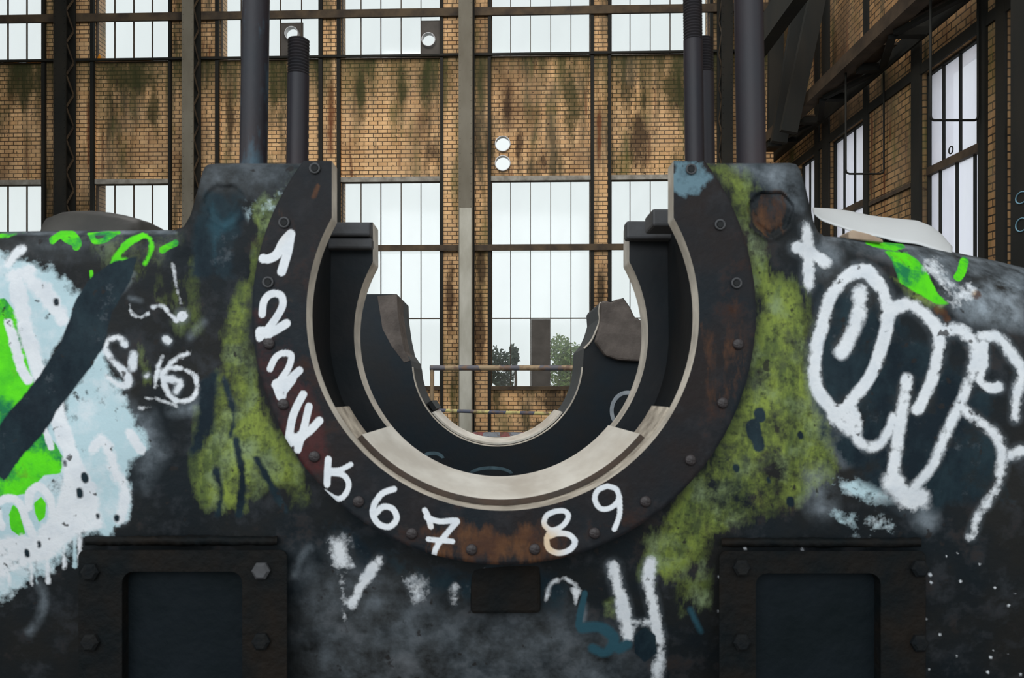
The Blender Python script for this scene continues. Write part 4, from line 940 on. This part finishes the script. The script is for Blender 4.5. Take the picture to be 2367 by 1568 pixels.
zb3 = zfloor(D3 + .3); m.box(CX - .9, CX + .9, D3 + .02, D3 + .58, zb3, float(Q(1150, 1100, D3)[2]))
m.build('casting', M_rear, r3, off=tuple(base3))
AC = np.array(arc); a0_ = Q(AC[:, 0], AC[:, 1], D3 - .003); 
m = MB(); a1_ = a0_.copy(); a1_[:, 1] = D3 + .05; c3 = Q(1150, 835, D3); inn = a0_.copy(); inn[:, [0, 2]] = c3[[0, 2]] + (a0_[:, [0, 2]] - c3[[0, 2]]) * .992; inn2 = inn.copy(); inn2[:, 1] = D3 + .05
m.grid(np.stack([a0_, inn, inn2])); m.build('bore_lip', M_lip, r3, smooth=True, off=tuple(base3), auto=30)
r_in = float(np.hypot(*(a0_[35] - c3)[[0, 2]]))
def sector3(mb, ri, ro, a0, a1, y0, y1, n=70):
    an = np.radians(np.linspace(a0, a1, n)); rows = [np.stack([c3[0] + r * np.cos(an), np.full(n, y), c3[2] + r * np.sin(an)], 1) for r, y in ((ri, y0), (ri, y1), (ro, y1), (ro, y0))]
    A_ = np.stack(rows + [rows[0]]); mb.grid(A_)
    for e_ in (0, -1): mb.add([A_[i, e_] for i in range(4)], [(0, 1, 2, 3)])
m = MB(); sector3(m, r_in * .965, r_in * .99, -142, -38, D3 + .09, D3 + .62); m.build('bearing_shell', M_shell, r3, smooth=True, off=tuple(base3), auto=30)
m = MB(); sector3(m, r_in * .93, r_in * .985, -150, -143, D3 + .2, D3 + .6); m.build('keeper_block', M_rear, r3, off=tuple(base3))
# broken brown lugs on top
lug = [(1388, 699), (1400, 694), (1412, 700), (1425, 692), (1441, 689), (1457, 712), (1466, 733), (1484, 742), (1530, 748), (1530, 820), (1480, 836), (1430, 833), (1400, 822), (1376, 790), (1386, 755), (1390, 720)]
l0 = [tuple(Q(u, v, D3 - .06)) for u, v in lug]; l1 = [(x, D3 + .03, z) for x, _, z in l0]; m = MB(); m.prism(l0, l1); m.build('broken_lug', M_rearb, r3, off=tuple(base3), bevel=.012)
lug = [(640, 682), (872, 684), (880, 720), (884, 760), (905, 800), (925, 835), (949, 838), (949, 850), (900, 826), (820, 824), (640, 824)]
m = MB(); l0 = [tuple(Q(u, v, D3 - .05)) for u, v in lug[:2]] ; pf = [(872, 684), (917, 681), (919, 722), (927, 776), (935, 812), (948, 834), (934, 838), (905, 800), (884, 760), (878, 720)]
l0 = [tuple(Q(u, v, D3 - .004)) for u, v in pf]; l1 = [(x, D3 + .3, z) for x, _, z in l0]; m.prism(l0, l1); m.build('worn_edge', M_rearb, r3, off=tuple(base3))
m = MB(); 
pr = [(1388, 699), (1384, 720), (1386, 740), (1378, 764), (1366, 789), (1350, 806)]
m.tube([tuple(Q(u, v, D3 - .008)) for u, v in smooth_path(pr)], .006, 8); m.build('edge_highlight', M_lip, r3, off=tuple(base3))  # pale tube standing in for the highlight on the chipped edge
# pale blue spray rings on its face
def ringmark(uc_, vc_, ru, rv, a0, a1, w_, nm='spray_mark'):
    an = np.radians(np.linspace(a0, a1, 30)); k = w_ / 2
    o1 = Q(uc_ + (ru + k) * np.cos(an), vc_ + (rv + k) * np.sin(an), D3 - .002); o2 = Q(uc_ + (ru - k) * np.cos(an), vc_ + (rv - k) * np.sin(an), D3 - .002)
    m = MB(); m.grid(np.stack([o1, o2])); m.build(nm, M_spray, r3, off=tuple(base3))
M_spray = simple('pale_spray', (.10, .17, .21), (.03, .06, .08), rough=.7, scale=14, bump=0)
M_sprayw = simple('white_spray', (.5, .54, .58), (.3, .33, .37), rough=.7, scale=14, bump=0)
ringmark(1135, 1098, 48, 16, 190, 350, 8); ringmark(1000, 1062, 24, 14, 200, 350, 8); 
M_spray = M_sprayw; ringmark(1450, 950, 36, 42, 130, 290, 9)

# ---- things lying on the arms
ZA = float(P(200, 536, .4)[2])
def on_arm(u, v, d): return P(u, v, d)
pf = [(157, 534), (158, 518), (164, 507), (178, 500), (205, 496.5), (245, 496), (285, 500), (320, 507), (345, 514), (358, 522), (364, 534)]
za = float(A[0][np.argmin(abs(us - 260))][2])
f_ = [on_arm(u, v, .42) for u, v in pf]
zmin = za + .001
rows = []
for dd, sc_ in ((.25, .0), (.29, .72), (.34, .93), (.42, 1.0), (.5, 1.0), (.57, .93), (.60, .72), (.62, .0)):
    rows.append([(f_[5][0] + (p[0] - f_[5][0]) * (.92 + .08 * sc_), D + dd, zmin + max(p[2] - zmin if 0 < k < len(f_) - 1 else 0, 0) * sc_) for k, p in enumerate(f_)])
base_c = np.array([f_[5][0], D + .45, zmin]); ec = machine_root('rounded_cover', base_c)
m = MB(); m.grid(np.array(rows)); oc = m.build('cover_shell', simple('cover_grey_brown', (.055, .05, .044), (.03, .029, .027), rough=.5, scale=5), ec, smooth=True, off=tuple(base_c), auto=60)
tag(ec, 'low rounded grey-brown cover lying on top of the left arm', 'cover')
m = MB(); m.box(*(sorted((rows[0][0][0] , rows[0][-1][0]))), D + .25, D + .62, zmin - .0005, zmin + .004); m.build('base_rim', M_steel, ec, off=tuple(base_c))

# white plastic sheet, with a dark casing under its right end
uu = np.linspace(0, 1, 46)
upc = [(1878, 482), (1920, 484), (1960, 489), (2010, 500), (2060, 506), (2120, 512), (2150, 524), (2175, 543), (2200, 572)]
loc_ = [(1880, 494), (1897, 508), (1930, 524), (1960, 533), (2005, 545), (2060, 556), (2115, 566), (2160, 576), (2200, 588)]
uc1 = resample(np.array(upc, float), 46); lc1 = resample(np.array(loc_, float), 46)
rows = []
for j, t in enumerate(np.linspace(0, 1, 14)):
    s_ = math.sin(t * math.pi / 2); cc = lc1 * (1 - s_) + uc1 * s_; dd = .20 + .3 * t + .02 * np.sin(uu * 9 + t * 3) * t
    rows.append(P(cc[:, 0], cc[:, 1] + 1.5 * np.sin(uu * 23) * (1 - s_), dd))
R_ = np.array(rows); bs = R_.reshape(-1, 3).mean(0); bs[2] = R_[..., 2].min(); es = machine_root('plastic_sheet', bs)
m = MB(); m.grid(R_); o = m.build('film', M_white, es, smooth=True, off=tuple(bs)); sm = o.modifiers.new('thick', 'SOLIDIFY'); sm.thickness = .003
tag(es, 'bright white plastic sheet lying crumpled on the right arm', 'plastic sheet')
pf = [(2040, 560), (2060, 520), (2100, 512), (2140, 514), (2157, 524), (2164, 545), (2166, 580)]
f_ = [P(u, v, .53) for u, v in pf]; g_ = [(p[0], D + .63, p[2]) for p in f_]; bs = np.array([f_[3][0], D + .58, min(p[2] for p in f_)]); ek = machine_root('dark_casing', bs)
m = MB(); m.prism([tuple(p) for p in f_], g_); m.build('casing_shell', M_web, ek, off=tuple(bs), bevel=.01); tag(ek, 'dark rounded casing showing behind the white plastic sheet', 'casing')

# tan fragment of brick beside the sheet
pf = [(1962, 552), (1962, 536), (1972, 531), (2008, 540), (2040, 552), (2044, 561)]
f_ = [P(u, v, .10) for u, v in pf]; g_ = [(p[0], D + .16, p[2]) for p in f_]; bs = np.array([f_[3][0], D + .13, min(p[2] for p in f_)]); eb = machine_root('brick_fragment', bs)
m = MB(); m.prism([tuple(p) for p in f_], g_); m.build('fragment', simple('tan_fragment', (.50, .38, .28), (.35, .25, .18), rough=.9), eb, off=tuple(bs), bevel=.004); tag(eb, 'small tan brick fragment under the white plastic sheet', 'brick')
